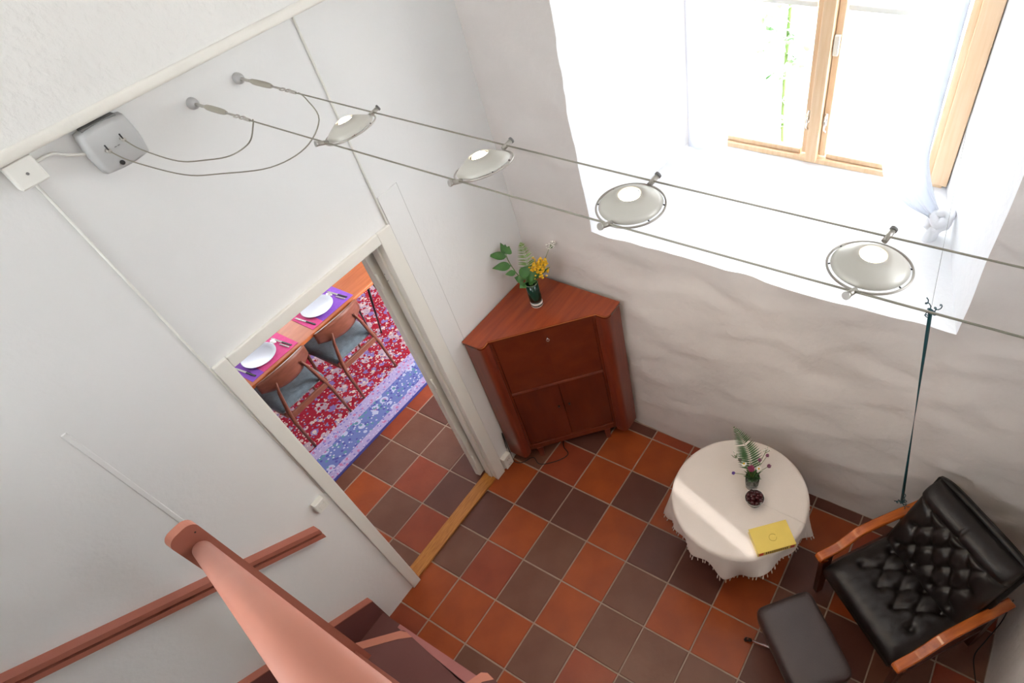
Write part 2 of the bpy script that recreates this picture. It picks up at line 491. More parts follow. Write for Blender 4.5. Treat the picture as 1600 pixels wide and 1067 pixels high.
# niche surfaces
WY = 1.70                                    # inner face of the window frame
IX0, IX1, IZ0, IZ1 = 0.60, 1.905, 1.945, 3.22
def niche(fn, nu, nv):
    m_ = MB()
    m_.grid(fn, nu, nv, True)
    return m_
def nz3(p, s=0.006): return Vector(p) + Vector((0, 0, s * noise.noise(Vector(p) * 5)))
rv = MB()
nxs = [x for x in xs if NX0 - 1e-6 <= x <= NX1 + 1e-6]
nzs = [z for z in zs if NZ0 - 1e-6 <= z <= NZ1 + 1e-6]
def sx(x): return lerp(IX0, IX1, (x - NX0) / (NX1 - NX0))
def sz(z): return lerp(IZ0, IZ1, (z - NZ0) / (NZ1 - NZ0))
K = 12
def strip(front, back, n):
    vs = []; fs = []
    for i in range(n):
        for k in range(K + 1):
            t = k / K
            p = front[i].lerp(back[i], t)
            p.z += 0.008 * math.sin(PI * t) * noise.noise(p * 4)
            vs.append(p)
    for i in range(n - 1):
        for k in range(K):
            a = i * (K + 1) + k
            fs.append([a, a + K + 1, a + K + 2, a + 1])
    return vs, fs
for fr, bk in (([bpt(x, NZ0) for x in nxs], [Vector((sx(x), WY + 0.06, IZ0)) for x in nxs]),
               ([bpt(x, NZ1) for x in nxs], [Vector((sx(x), WY + 0.06, IZ1)) for x in nxs]),
               ([bpt(NX0, z) for z in nzs], [Vector((IX0, WY + 0.06, sz(z))) for z in nzs]),
               ([bpt(NX1, z) for z in nzs], [Vector((IX1, WY + 0.06, sz(z))) for z in nzs])):
    rv.add(*strip(fr, bk, len(fr)), True)
tag(rv.build('wall_niche', M['reveal']), 'white painted splayed sill and reveals of the window niche', kind='structure')
# right wall
RY0_, RY1_, RZ0_, RZ1_ = 0.05, 0.60, 3.0, 3.7        # unseen opening added to brighten the upper walls
rw = MB()
ry = axis(-3.4, 1.1, [RY0_, RY1_], 0.065); rz_ = axis(-0.05, TOPZ, [RZ0_, RZ1_], 0.07)
fs = []
for i in range(len(ry) - 1):
    for j in range(len(rz_) - 1):
        if RY0_ < (ry[i] + ry[i + 1]) / 2 < RY1_ and RZ0_ < (rz_[j] + rz_[j + 1]) / 2 < RZ1_: continue
        n = len(rz_)
        fs.append([i * n + j, (i + 1) * n + j, (i + 1) * n + j + 1, i * n + j + 1])
rw.add([Vector((XR + 0.012 * noise.noise(Vector((y * 1.8, z * 1.8, 2))), y, z)) for y in ry for z in rz_], fs, True)
tag(rw.build('wall_right', M['limewash']), 'grey shaded plaster wall behind the leather armchair', kind='structure')
# unseen slot added to the ceiling to shape the strip of sun on the table
sc_ = Vector((1.36, 0.27)) + Vector((SUN.x, SUN.y)) / SUN.z * (TOPZ - 0.56)
su = Vector((0.9525, -0.3045)); sv = Vector((0.3045, 0.9525))
slot = [sc_ + su * a * 0.33 + sv * b * 0.044 for a, b in ((-1, -1), (1, -1), (1, 1), (-1, 1))]
rim = [Vector((-0.4, -3.4)), Vector((3.1, -3.4)), Vector((3.1, 1.1)), Vector((-0.4, 1.1))]
cl = MB()
for zz in (TOPZ, TOPZ + 0.012):
    cl.add([(p.x, p.y, zz) for p in rim + slot], [[i, (i + 1) % 4, 4 + (i + 1) % 4, 4 + i] for i in range(4)])
tag(cl.build('ceiling', M['wall']), 'white ceiling high above the stairwell', kind='structure')
# rear wall of the stairwell
FX0, FX1, FZ0, FZ1 = -0.1, 0.9, 3.2, 4.4             # unseen opening added to light the back wall
fw = MB()
fw.box(-0.4, FX0, -3.5, -3.4, -0.05, TOPZ); fw.box(FX1, 3.1, -3.5, -3.4, -0.05, TOPZ)
fw.box(FX0, FX1, -3.5, -3.4, -0.05, FZ0); fw.box(FX0, FX1, -3.5, -3.4, FZ1, TOPZ)
tag(fw.build('wall_front', M['wall']), 'white wall behind the viewer with an unseen opening added for light', kind='structure')
shade_slab = MB().box(XL, 1.2, -3.4, -2.05, 2.55, 2.75)  # unseen slab added to keep light off the lower left wall
tag(shade_slab.build('unseen_shade_slab', M['wall']), 'unseen slab added to shade the lower left wall', kind='structure')
# dining room shell
dv = MB()
dv.box(-4.3, -4.2, -2.6, 0.35, -0.05, 2.6); dv.box(-4.3, -4.2, 1.3, 2.6, -0.05, 2.6); dv.box(-4.3, -4.2, 0.35, 1.3, -0.05, 0.9); dv.box(-4.3, -4.2, 0.35, 1.3, 2.1, 2.6)
tag(dv.build('wall_dining_far', M['dusk']), 'dining room wall with its window opening', kind='structure')
dv = MB().box(-4.2, XL - 0.1, -2.6, -2.5, -0.05, 2.6)
tag(dv.build('wall_dining_near', M['dusk']), 'pale near wall of the dining room', kind='structure')
dc = MB().box(-4.2, XL - 0.1, -2.6, 2.6, 2.55, 2.65)
tag(dc.build('ceiling_dining', M['dusk']), 'white ceiling of the dining room', kind='structure')
dw = MB().box(-4.2, XL - 0.1, 2.5, 2.6, -0.05, 2.6)
tag(dw.build('wall_dining', M['dusk']), 'pale far wall of the dining room', kind='structure')

# outdoors
gr = MB().grid(lambda a, b: Vector((lerp(-25, 25, a), lerp(1.9, 40, b), -0.3 + 0.25 * noise.noise(Vector((a * 9, b * 9, 0))))), 30, 30, True)
tag(gr.build('ground', M['ground']), 'pale sunlit ground outside the window', kind='structure')

# ------------------------------------------------------------------ door frame
df = thing('door_1', 'cream painted door frame of the open doorway', None, (XL, -0.31, 0), kind='structure')
CX = XL + 0.016
def casing(y0, y1, z0, z1):
    MB().box(XL - 0.002, CX, y0, y1, z0, z1, 0.004, 2).build('casing', M['trim'], df)
casing(-0.793, DY0 + 0.004, 0.0, 2.165)
casing(DY1 - 0.004, 0.183, 0.0, 2.165)
casing(DY0 + 0.004, DY1 - 0.004, DZ - 0.004, 2.165)
def jamb(y0, y1, z0, z1, x0=XL - 0.102, x1=XL):
    return MB().box(x0, x1, y0, y1, z0, z1, 0.002, 1).build('jamb', M['trim'], df)
jr = jamb(DY1 - 0.002, DY1 + 0.015, 0.0, DZ)
jamb(DY0 - 0.015, DY0 + 0.002, 0.0, DZ)
jamb(DY0, DY1, DZ - 0.002, DZ + 0.015)
MB().box(XL - 0.062, XL - 0.030, DY1 - 0.015, DY1 - 0.001, 0.018, DZ - 0.002, 0.002, 1).build('door_stop', M['trim'], df)
MB().box(XL - 0.062, XL - 0.030, DY0 + 0.001, DY0 + 0.015, 0.018, DZ - 0.002, 0.002, 1).build('door_stop', M['trim'], df)
hp = MB()
for dz_, dx_ in ((1.90, -0.068), (1.89, -0.09), (1.87, -0.078), (1.86, -0.066), (1.845, -0.092), (1.83, -0.07), (1.878, -0.074), (1.853, -0.082)):
    hp.tube([(XL + dx_, DY1 - 0.0032, dz_), (XL + dx_, DY1 - 0.001, dz_)], 0.0028, 8)
hp.build('screw_hole', M['greybox_dk'], df)
th = MB().box(XL - 0.102, XL - 0.004, DY0 + 0.003, DY1 - 0.003, 0.0, 0.018, 0.004, 2)
th.build('threshold', M['oak'], df)
# opened door leaf, swung right back into the dining room
LA = math.radians(100)
dl = thing('door_leaf', 'cream door leaf swung open behind the right jamb', 'door', (XL - 0.118, 0.064, 0.0), 0)
lm = Matrix.Translation((XL - 0.118, 0.064, 0)) @ Matrix.Rotation(math.radians(95), 4, 'Z')
MB().box(0.0, 0.80, 0.0, 0.042, 0.012, 2.07, 0.003, 1, mtx=lm).build('panel', M['trim'], dl)
for hz in (0.22, 1.05, 1.86):
    MB().tube([lm @ Vector((0.006, -0.007, hz - 0.045)), lm @ Vector((0.006, -0.007, hz + 0.045))], 0.0065, 8).build('hinge', M['white_plastic'], dl)

# ------------------------------------------------------------------ window
wn = thing('window_1', 'pine framed casement window deep in the niche', None, (1.26, WY, IZ0), kind='structure')
def wbox(n, x0, x1, y0, y1, z0, z1, m=None, p=None):
    return MB().box(x0, x1, y0, y1, z0, z1, 0.004, 2).build(n, m or M['pine'], p or wn)
Y0, Y1 = WY - 0.02, WY + 0.06
wbox('jamb', IX0 - 0.02, IX0 + 0.075, Y0, Y1, IZ0, IZ1)
wbox('jamb', 1.845, IX1 + 0.02, Y0, Y1, IZ0, IZ1)
wbox('frame_sill', IX0, IX1, WY - 0.005, Y1, IZ0 - 0.02, IZ0 + 0.008)
wbox('frame_head', IX0, IX1, Y0, Y1, IZ1 - 0.05, IZ1 + 0.02)
wbox('mullion', 1.234, 1.290, Y0 - 0.01, Y1, IZ0 + 0.0, IZ1 - 0.05)
def sash(x0, x1):
    s = wbox('sash_stile', x0, x0 + 0.032, WY + 0.012, WY + 0.05, IZ0 + 0.02, IZ1 - 0.05)
    wbox('sash_stile', x1 - 0.032, x1, WY + 0.012, WY + 0.05, IZ0 + 0.02, IZ1 - 0.05)
    wbox('sash_rail', x0 + 0.038, x1 - 0.038, WY + 0.012, WY + 0.05, IZ0 + 0.01, IZ0 + 0.036)
    wbox('sash_rail', x0 + 0.038, x1 - 0.038, WY + 0.012, WY + 0.05, IZ1 - 0.09, IZ1 - 0.05)
    wbox('glazing_bar', x0 + 0.038, x1 - 0.038, WY + 0.02, WY + 0.045, 2.655, 2.68, M['white_plastic'])
    MB().box(x0 + 0.03, x1 - 0.03, WY + 0.03, WY + 0.034, IZ0 + 0.03, 2.66).build('pane', M['glass'], wn)
    MB().box(x0 + 0.03, x1 - 0.03, WY + 0.03, WY + 0.034, 2.675, IZ1 - 0.08).build('pane', M['glass'], wn)
sash(IX0 + 0.077, 1.232)
sash(1.292, 1.843)
for hx, hz in ((1.219, 2.15), (1.306, 2.15)):
    h = MB()
    h.tube(spline([(hx, WY + 0.01, hz + 0.04), (hx, WY - 0.012, hz + 0.025), (hx + 0.004, WY - 0.02, hz), (hx, WY - 0.012, hz - 0.03), (hx + 0.006, WY + 0.004, hz - 0.05)], 4), 0.0055, 8)
    h.box(hx - 0.008, hx + 0.008, WY + 0.004, WY + 0.014, hz - 0.02, hz + 0.045, 0.003, 1)
    h.build('catch', M['chrome'], wn)
wbox('fitting', 1.294, 1.318, WY - 0.006, WY + 0.02, 2.47, 2.56, M['white_plastic'])

# ================================================================== STAIRCASE
st = thing('staircase', 'salmon and maroon painted wooden staircase rising towards the viewer', 'staircase', (0.2, -1.29, 0))
# wall string: sloping board along the left wall
def slope_board(name, x0, x1, ya, za, yb, zb, depth, m, parent):
    vs = [(x0, ya, za), (x1, ya, za), (x1, yb, zb), (x0, yb, zb), (x0, ya, za - depth), (x1, ya, za - depth), (x1, yb, zb - depth), (x0, yb, zb - depth)]
    return MB().add(vs, [[0, 1, 2, 3], [7, 6, 5, 4], [0, 4, 5, 1], [1, 5, 6, 2], [2, 6, 7, 3], [3, 7, 4, 0]]).build(name, m, parent)
slope_board('wall_string', XL, XL + 0.042, -1.012, 0.322, -2.9, 1.512, 0.36, M['tread'], st)
slope_board('string_cap', XL, XL + 0.043, -1.011, 0.330, -2.9, 1.52, 0.008, M['salmon_dk'], st)
# lower flight: treads with painted nosings
RISE = 0.155
for k in range(8):
    ya = -1.02 - 0.245 * k
    z = RISE * (k + 1)
    x1 = 0.17 if k else 0.75
    poly = [(XL + 0.042, ya), (x1, ya), (x1, ya - 0.27), (XL + 0.042, ya - 0.27)]
    MB().prism(poly, z - 0.035, z).build('tread', M['tread'], st)
    MB().box(XL + 0.042, x1, ya - 0.035, ya - 0.015, max(0.0, z - RISE), z - 0.035).build('riser', M['tread'], st)
# edging of the first tread, window light put into its pink, and the broad side treads beside the rail
MB().prism([(0.06, -1.052), (0.06, -1.032), (1.30, -1.030), (1.30, -1.135)], 0.0, 0.345).build('side_string', M['ledge_lit'], st)
def rounded(poly, r, n=5):
    out = []
    N = len(poly)
    for i in range(N):
        p = Vector(poly[i]); a = Vector(poly[i - 1]); b = Vector(poly[(i + 1) % N])
        da = (a - p); db = (b - p)
        rr = min(r, da.length * 0.45, db.length * 0.45)
        s = p + da.normalized() * rr; e = p + db.normalized() * rr
        for k in range(n + 1):
            t = k / n
            out.append(((1 - t) ** 2 * s + 2 * t * (1 - t) * p + t * t * e))
    return out
def side_tread(a, b, c, d, z):
    """maroon tread with a salmon nosing strip along edge a-b; b-c is the free side"""
    a, b, c, d = [Vector(q) for q in (a, b, c, d)]
    n = Vector((-(b - a).y, (b - a).x)).normalized()
    if n.dot((c - b)) < 0: n = -n
    poly = rounded([tuple(a), tuple(b), tuple(c), tuple(d)], 0.02)
    tr_ = MB().prism([tuple(p) for p in poly], z - 0.035, z).build('tread', M['tread'], st)
    w_ = 0.043
    e1 = b + (c - b).normalized() * 0.05
    strip_ = [tuple(a), tuple(b - (b - a).normalized() * 0.02), tuple(b + (c - b).normalized() * 0.022), tuple(e1 + (c - b).normalized() * 0.02), tuple(b + n * w_ - (b - a).normalized() * 0.035), tuple(a + n * w_)]
    MB().prism(strip_, z - 0.034, z + 0.003).build('nosing', M['salmon'], st)
    rs = a + n * 0.03; re_ = b + n * 0.03 - (b - a).normalized() * 0.03
    MB().prism([tuple(rs), tuple(re_), tuple(re_ + n * 0.02), tuple(rs + n * 0.02)], max(0, z - 0.24), z - 0.034).build('riser', M['tread'], st)
side_tread((-0.115, -1.265), (0.112, -1.045), (0.90, -1.135), (0.90, -1.30), 0.36)
side_tread((0.62, -1.245), (0.735, -1.005), (1.45, -1.12), (1.45, -1.30), 0.56)
# inner string under the rail
def rail_z(x): return 1.93 + (x - 0.2) * 0.833
isb = MB()
vs = []
for x in (0.18, 2.3):
    zt = rail_z(x) - 1.16
    for yy in (-1.335, -1.262):
        vs += [(x, yy, zt), (x, yy, zt - 0.30)]
isb.add(vs, [[0, 2, 6, 4], [1, 5, 7, 3], [0, 4, 5, 1], [2, 3, 7, 6], [0, 1, 3, 2], [4, 6, 7, 5]])
isb.build('inner_string', M['salmon_dk'], st)
# newel board, its shadowed face coloured darker than its lit rounded top
poly = []
yc, hw, zt = -1.287, 0.049, 2.075
prof = [(-hw, 0.62)] + [(-hw + 0.035 - 0.035 * math.cos(a), zt - 0.035 + 0.035 * math.sin(a)) for a in [PI / 2 * k / 6 for k in range(7)]]
prof += [(hw - 0.035 + 0.035 * math.sin(a), zt - 0.035 + 0.035 * math.cos(a)) for a in [PI / 2 * k / 6 for k in range(7)]] + [(hw, 0.62)]
n = len(prof)
nb = MB()
nb.add([(0.2, yc + p[0], p[1]) for p in prof] + [(0.165, yc + p[0], p[1]) for p in prof],
       [list(range(n)), list(range(n, 2 * n))[::-1]] + [[i, (i + 1) % n, n + (i + 1) % n, n + i] for i in range(n)])
nw = nb.build('newel', M['salmon_dk'], st)
tp = MB()
tp.add([(0.2002, yc + p[0] * 1.001, p[1] + 0.0006) for p in prof[1:-1]] + [(0.1648, yc + p[0] * 1.001, p[1] + 0.0006) for p in prof[1:-1]],
       [[i, i + 1, n - 2 + i + 1, n - 2 + i] for i in range(n - 3)])
tp.build('newel_lit_top', M['salmon'], nw)
MB().tube([(0.2005, yc + 0.028, zt - 0.045), (0.2015, yc + 0.028, zt - 0.045)], 0.0032, 8).build('screw_hole', M['black'], nw)
# thick round handrail
r0 = Vector((0.20, -1.287, 1.955)); r1 = Vector((2.35, -1.300, 1.955 + 2.15 * 0.833))
hr = MB().tube([r0, r0.lerp(r1, 0.02), r0.lerp(r1, 0.0205), r1], [0.026, 0.026, 0.030, 0.031], 28)
hr.build('handrail', M['salmon'], st)

# handrail on the left wall
wh = thing('wall_handrail', 'rust red moulded handrail sloping along the white left wall', 'handrail', (XL, -1.5, 1.2))
def wallrail(za, zb, x0, x1, m, nm):
    ya, yb = -0.937, -2.9
    s = 0.668
    vs = []
    for y in (ya, yb):
        dz = (ya - y) * s
        vs += [(x0, y, zb + dz), (x1, y, zb + dz), (x1, y, za + dz), (x0, y, za + dz)]
    return MB().add(vs, [[0, 1, 2, 3], [7, 6, 5, 4], [0, 4, 5, 1], [1, 5, 6, 2], [2, 6, 7, 3], [3, 7, 4, 0]]).build(nm, m, wh)
wallrail(1.108, 1.078, XL, XL + 0.045, M['salmon_dk'], 'top_rail')
wallrail(1.078, 1.056, XL, XL + 0.022, M['tread'], 'groove')
wallrail(1.056, 1.026, XL, XL + 0.040, M['salmon_dk'], 'lower_rail')

# ================================================================== WALL FITTINGS
tb = thing('transformer_box', 'grey low-voltage transformer box mounted under the ledge', 'transformer', (XL, -0.56, 2.99))
def rbox_profile(y0, y1, z0, z1, bul, n=6):
    """outline with bulging sides in the wall plane"""
    pts = []
    cs = [(y0, z0), (y1, z0), (y1, z1), (y0, z1)]
    for i in range(4):
        a = Vector(cs[i]); b = Vector(cs[(i + 1) % 4])
        d = (b - a); nn = Vector((d.y, -d.x)).normalized()
        for k in range(n):
            t = k / n
            pts.append(a + d * t + nn * bul * math.sin(PI * t))
    return pts
tbm = MB()
P = rbox_profile(-0.643, -0.500, 2.922, 3.046, 0.007)
n = len(P)
cen = Vector((-0.5715, 2.984))
layers = [(0.0, 0.97), (0.008, 1.0), (0.034, 0.98), (0.046, 0.91), (0.050, 0.82)]
vs = [(XL + d, cen.x + (p.x - cen.x) * s, cen.y + (p.y - cen.y) * s) for d, s in layers for p in P]
fs = []
for l in range(len(layers) - 1):
    for i in range(n):
        fs.append([l * n + i, l * n + (i + 1) % n, (l + 1) * n + (i + 1) % n, (l + 1) * n + i])
fs.append([(len(layers) - 1) * n + i for i in range(n)])
tbm.add(vs, fs, True)
tbm.build('housing', M['greybox'], tb)
for k in range(3):
    MB().box(XL + 0.010 + 0.009 * k, XL + 0.0145 + 0.009 * k, -0.625, -0.518, 3.044, 3.055, 0.001, 1).build('vent_slat', M['greybox_dk'], tb)
MB().tube([(XL + 0.044, -0.592, 2.938), (XL + 0.0525, -0.592, 2.938)], 0.007, 14).build('plug', M['black'], tb)
def terminal(y, z):
    t_ = MB().tube([(XL + 0.046, y, z), (XL + 0.066, y, z)], 0.0065, 12).build('terminal', M['nickel'], tb)
    MB().tube([(XL + 0.062, y, z), (XL + 0.072, y - 0.004, z + 0.022)], 0.0022, 8).build('wing', M['black'], t_)
terminal(-0.605, 2.985); terminal(-0.552, 2.993)
mk = MB()
for k in range(2):
    mk.box(XL + 0.0498, XL + 0.0506, -0.583 + 0.010 * k, -0.576 + 0.010 * k, 2.982, 2.984)
mk.build('marking', M['greybox_dk'], tb)
AY = (-0.289, -0.106)        # wire anchors, y
WZ = 2.968
lead1 = spline([(XL + 0.064, -0.552, 2.992), (XL + 0.09, -0.535, 2.955), (XL + 0.14, -0.485, 2.90), (XL + 0.16, -0.42, 2.87), (XL + 0.20, -0.36, 2.86), (XL + 0.26, -0.31, 2.89), (XL + 0.31, -0.292, 2.95), (XL + 0.322, -0.29, WZ)], 6)
MB().tube(lead1, 0.0022, 6).build('lead', M['wire'], tb)
lead2 = spline([(XL + 0.064, -0.605, 2.984), (XL + 0.09, -0.578, 2.94), (XL + 0.16, -0.50, 2.865), (XL + 0.20, -0.42, 2.83), (XL + 0.28, -0.30, 2.80), (XL + 0.36, -0.20, 2.83), (XL + 0.40, -0.13, 2.90), (XL + 0.36, -0.115, 2.955), (XL + 0.325, -0.11, WZ)], 6)
MB().tube(lead2, 0.0022, 6).build('lead', M['wire'], tb)
MB().tube(spline([(XL + 0.012, -0.640, 2.985), (XL + 0.01, -0.69, 3.01), (XL + 0.01, -0.72, 3.03), (XL + 0.012, -0.765, 3.03)], 5), 0.0045, 8).build('supply_cable', M['white_plastic'], tb)

jb = thing('junction_box', 'white square junction box under the ledge beside the transformer', 'junction box', (XL, -0.80, 3.02))
MB().box(XL, XL + 0.032, -0.845, -0.765, 2.985, 3.06, 0.006, 2).build('cover', M['white_plastic'], jb)
MB().tube([(XL + 0.031, -0.805, 3.022), (XL + 0.034, -0.805, 3.022)], 0.004, 10).build('screw', M['greybox_dk'], jb)

def cable(name, pts, r, label, m, n=8, cat='cable'):
    o = MB().tube(pts, r, n).build(name, m)
    return tag(o, label, cat)
cable('surface_cable', [(XL + 0.004, -0.803, 2.99), (XL + 0.004, -0.797, 2.16), (XL + 0.004, -0.7975, 1.22)], 0.0045, 'white cable running from junction box down beside the door frame', M['white_plastic'])
cable('surface_cable', [(XL + 0.004, 0.190, 3.06), (XL + 0.004, 0.183, 2.60), (XL + 0.004, 0.177, 2.165)], 0.0045, 'white cable dropping from ledge to upper right door corner', M['trim'])
sb = thing('switch_box', 'small white switch box on the wall left of the doorway', 'switch', (XL, -0.85, 1.2))
MB().box(XL, XL + 0.034, -0.882, -0.818, 1.165, 1.235, 0.005, 2).build('housing', M['white_plastic'], sb)
MB().box(XL + 0.033, XL + 0.038, -0.868, -0.832, 1.182, 1.218, 0.003, 2).build('rocker', M['trim'], sb)
sk = thing('power_socket', 'white double socket at the foot of the right door casing', 'socket', (XL, 0.24, 0.09))
MB().box(XL, XL + 0.042, 0.190, 0.268, 0.028, 0.145, 0.006, 2).build('housing', M['white_plastic'], sk)
for zz in (0.058, 0.115):
    c_ = MB().tube([(XL + 0.040, 0.229, zz), (XL + 0.0435, 0.229, zz)], 0.021, 16).build('socket_face', M['trim'], sk)
    for dy in (-0.008, 0.008):
        MB().tube([(XL + 0.043, 0.229 + dy, zz), (XL + 0.0445, 0.229 + dy, zz)], 0.003, 8).build('pin_hole', M['black'], c_)
cable('electric_cable', spline([(XL + 0.03, 0.262, 0.20), (XL + 0.02, 0.285, 0.35), (XL + 0.025, 0.278, 0.12), (XL + 0.04, 0.272, 0.02), (XL + 0.09, 0.30, 0.005), (-0.10, 0.37, 0.005), (-0.02, 0.345, 0.005), (0.08, 0.43, 0.005), (0.115, 0.51, 0.005), (0.05, 0.55, 0.005), (0.0, 0.62, 0.005)], 6), 0.0032, 'thin black power cord trailing from the socket under the cabinet', M['black'])
cable('electric_cable', spline([(2.90, 0.62, 0.4), (2.915, 0.58, 0.2), (2.90, 0.52, 0.03), (2.87, 0.42, 0.005), (2.90, 0.30, 0.005), (2.93, 0.18, 0.02), (2.935, 0.05, 0.1)], 6), 0.003, 'thin dark cable along the right wall behind the armchair', M['black'])

# ------------------------------------------------------------------ tension wires
def wire_y(k, x):
    t = (x - XL) / (XR - XL)
    return AY[k] - 0.037 * math.sin(min(1, t * 1.05) * PI * 0.62) + 0.012 * max(0, t - 0.5)
def tension_wire(k, label):
    y = AY[k]
    w_ = thing('lamp_wire', label, 'wire', (XL, y, WZ), 0, 'two tension wires carrying the lamps')
    pts = [(XL + 0.30 + (XR - XL - 0.31) * i / 40, wire_y(k, XL + 0.30 + (XR - XL - 0.31) * i / 40), WZ) for i in range(41)]
    MB().tube(pts, 0.0023, 8).build('cable', M['wire'], w_)
    m_ = Matrix.Translation((XL, y, WZ)) @ Matrix.Rotation(PI / 2, 4, 'Y')
    MB().lathe([(0.0, 0.024), (0.010, 0.023), (0.016, 0.016), (0.019, 0.006), (0.019, 0.0)], n=18, mtx=m_).build('anchor', M['greybox'], w_)
    MB().tube([(XL + 0.02, y, WZ), (XL + 0.05, y, WZ), (XL + 0.075, y, WZ)], [0.006, 0.005, 0.004], 8).build('hook', M['nickel'], w_)
    tbk = [(XL + 0.07 + 0.12 * i / 8, y - 0.002 * i / 8, WZ) for i in range(9)]
    MB().tube(tbk, [0.005, 0.0085, 0.0095, 0.0098, 0.0098, 0.0098, 0.0095, 0.0085, 0.005], 12).build('turnbuckle', M['turnb'], w_)
    hk = MB().tube([(XL + 0.19, y - 0.003, WZ), (XL + 0.235, y - 0.004, WZ)], 0.0035, 8)
    for cx in (0.245, 0.275):
        hk.tube([(XL + cx + 0.012 * math.cos(a), y - 0.005 + 0.007 * math.sin(a), WZ) for a in [2 * PI * q / 12 for q in range(13)]], 0.0022, 6)
    hk.tube([(XL + 0.285, y - 0.006, WZ), (XL + 0.315, wire_y(k, XL + 0.31), WZ)], [0.0055, 0.005], 8)
    hk.build('shackle', M['nickel'], w_)
    return w_
tension_wire(0, 'tension wire nearer the stairs, its anchor nearer the transformer')
tension_wire(1, 'tension wire nearer the window, its anchor farther from the transformer')

# ------------------------------------------------------------------ wire lamps
LAMPX = [0.436, 0.952, 1.400, 1.945]
LLAB = ['wire lamp nearest the left wall, in front of the vertical cable', 'second wire lamp from the left wall, before the pale room corner',
        'third wire lamp from the left wall, over the niche corner', 'largest wire lamp in view, glowing before the window sill']
LT = [(-13, 3), (-13, -2), (0, 2), (2, -3)]
def wire_lamp(i):
    x = LAMPX[i]
    y0, y1 = wire_y(0, x), wire_y(1, x)
    yc = (y0 + y1) / 2
    L_ = thing('wire_lamp', LLAB[i], 'lamp', (x, yc, WZ), 0, 'round halogen lamps hung between the wires')
    tx, ty = LT[i]
    m_ = Matrix.Translation((x, yc, WZ - 0.004)) @ Matrix.Rotation(math.radians(tx), 4, 'Y') @ Matrix.Rotation(math.radians(ty), 4, 'X')
    # shallow conical dish, open downwards, with a hole for the bulb
    prof = [(0.0255, 0.024), (0.0275, 0.0255), (0.045, 0.017), (0.064, 0.006), (0.0755, -0.003), (0.0745, -0.0042), (0.062, 0.0045), (0.044, 0.0155), (0.027, 0.0235), (0.0255, 0.024)]
    d_ = MB().lathe(prof, n=48, mtx=m_).build('dish', M['dishmetal'], L_)
    ring = [m_ @ Vector((0.0815 * math.cos(a), 0.0815 * math.sin(a), -0.006)) for a in [2 * PI * q / 56 for q in range(57)]]
    MB().tube(ring, 0.0026, 8, cap=False).build('ring', M['nickel'], L_)
    for a in (0.35, PI - 0.5, PI + 0.35, -0.5):
        MB().tube([m_ @ Vector((0.073 * math.cos(a), 0.073 * math.sin(a), -0.0035)), m_ @ Vector((0.0815 * math.cos(a), 0.0815 * math.sin(a), -0.006))], 0.0015, 6).build('stay', M['blackmetal'], L_)
    for s, yy in ((-1, y0), (1, y1)):
        a = Vector((x + 0.004 * s, yc + s * 0.0805, WZ - 0.006)); b = Vector((x + 0.012 * s, yy + s * 0.020, WZ + 0.004))
        c_ = MB().tube([a, b], 0.0062, 12).build('clamp', M['nickel'], L_)
        dd = (b - a).normalized()
        MB().tube([b - dd * 0.002, b + dd * 0.0035], 0.0082, 14).build('clamp_cap', M['steel'] if s < 0 else M['greybox_dk'], c_)
    # reflector capsule and lit bulb
    MB().lathe([(0.0235, 0.018), (0.0235, 0.0), (0.022, -0.016), (0.017, -0.020), (0.0165, -0.018), (0.020, -0.014), (0.021, 0.0), (0.0225, 0.018), (0.0235, 0.018)], n=24, mtx=m_).build('bulb_holder', M['copper'], L_)
    MB().sphere((0, 0, 0), 0.0235, 18, (1, 1, 0.55), None).build('bulb', M['bulb'], L_, local=True).location = (0, 0, 0.0135)
    ld = bpy.data.lights.new('halogen', 'SPOT')
    ld.energy = 11.0; ld.color = (1.0, 0.74, 0.46); ld.spot_size = math.radians(112); ld.spot_blend = 0.6; ld.shadow_soft_size = 0.02
    lo = bpy.data.objects.new('halogen', ld)
    COL.objects.link(lo); lo.parent = L_; lo.location = (0, 0, -0.03)
M['copper'] = mat('copper_holder', (196, 96, 62), 0.4, metal=0.5)  # plain copper colour, no emission of its own
for i in range(4): wire_lamp(i)

# ------------------------------------------------------------------ curtain
cu = thing('curtain', 'sheer white curtain gathered and knotted at the right of the window', 'curtain', (1.75, 1.5, 1.9))
def cur(a, b):
    # b: 0 top .. 1 bottom at the knot ; a: 0 left edge .. 1 right edge
    z = lerp(3.25, 1.95, b)
    k = max(0.0, (b - 0.78) / 0.22)
    xl = 1.645 + 0.02 * math.sin(b * 5) + 0.26 * k ** 2.2
    xr = 1.815 + 0.02 * b + 0.12 * k ** 1.6
    sag = -0.075 * math.sin(PI * min(1, k * 0.9)) * (1 - a)
    x = lerp(xl, xr, a)
    fold = 0.028 * (1 - 0.4 * k) * math.sin(a * 9 + 1.2 * math.sin(b * 3)) + 0.012 * math.sin(a * 23 + b * 2)
    return Vector((x, 1.50 + fold - 0.05 * k, z + sag))
MB().grid(cur, 24, 44, True).build('fabric', M['curtain'], cu, solid=0.003)
def cur2(a, b):
    z = lerp(3.25, 1.80, b)
    x = lerp(2.02, 2.085, a) + 0.03 * (1 - b) - 0.012 * b
    return Vector((x, 1.42 - 0.20 * a + 0.022 * math.sin(a * 11 + b * 2.5), z))
kn = MB()
kc = Vector((1.955, 1.455, 1.925))
ringp = [kc + Vector((0.030 * math.cos(a), 0.012 * math.sin(a) - 0.01, 0.034 * math.sin(a + 0.5))) for a in [2 * PI * q / 16 for q in range(17)]]
kn.tube(ringp, [0.020 + 0.004 * math.sin(q * 2.3) for q in range(17)], 10, cap=False)
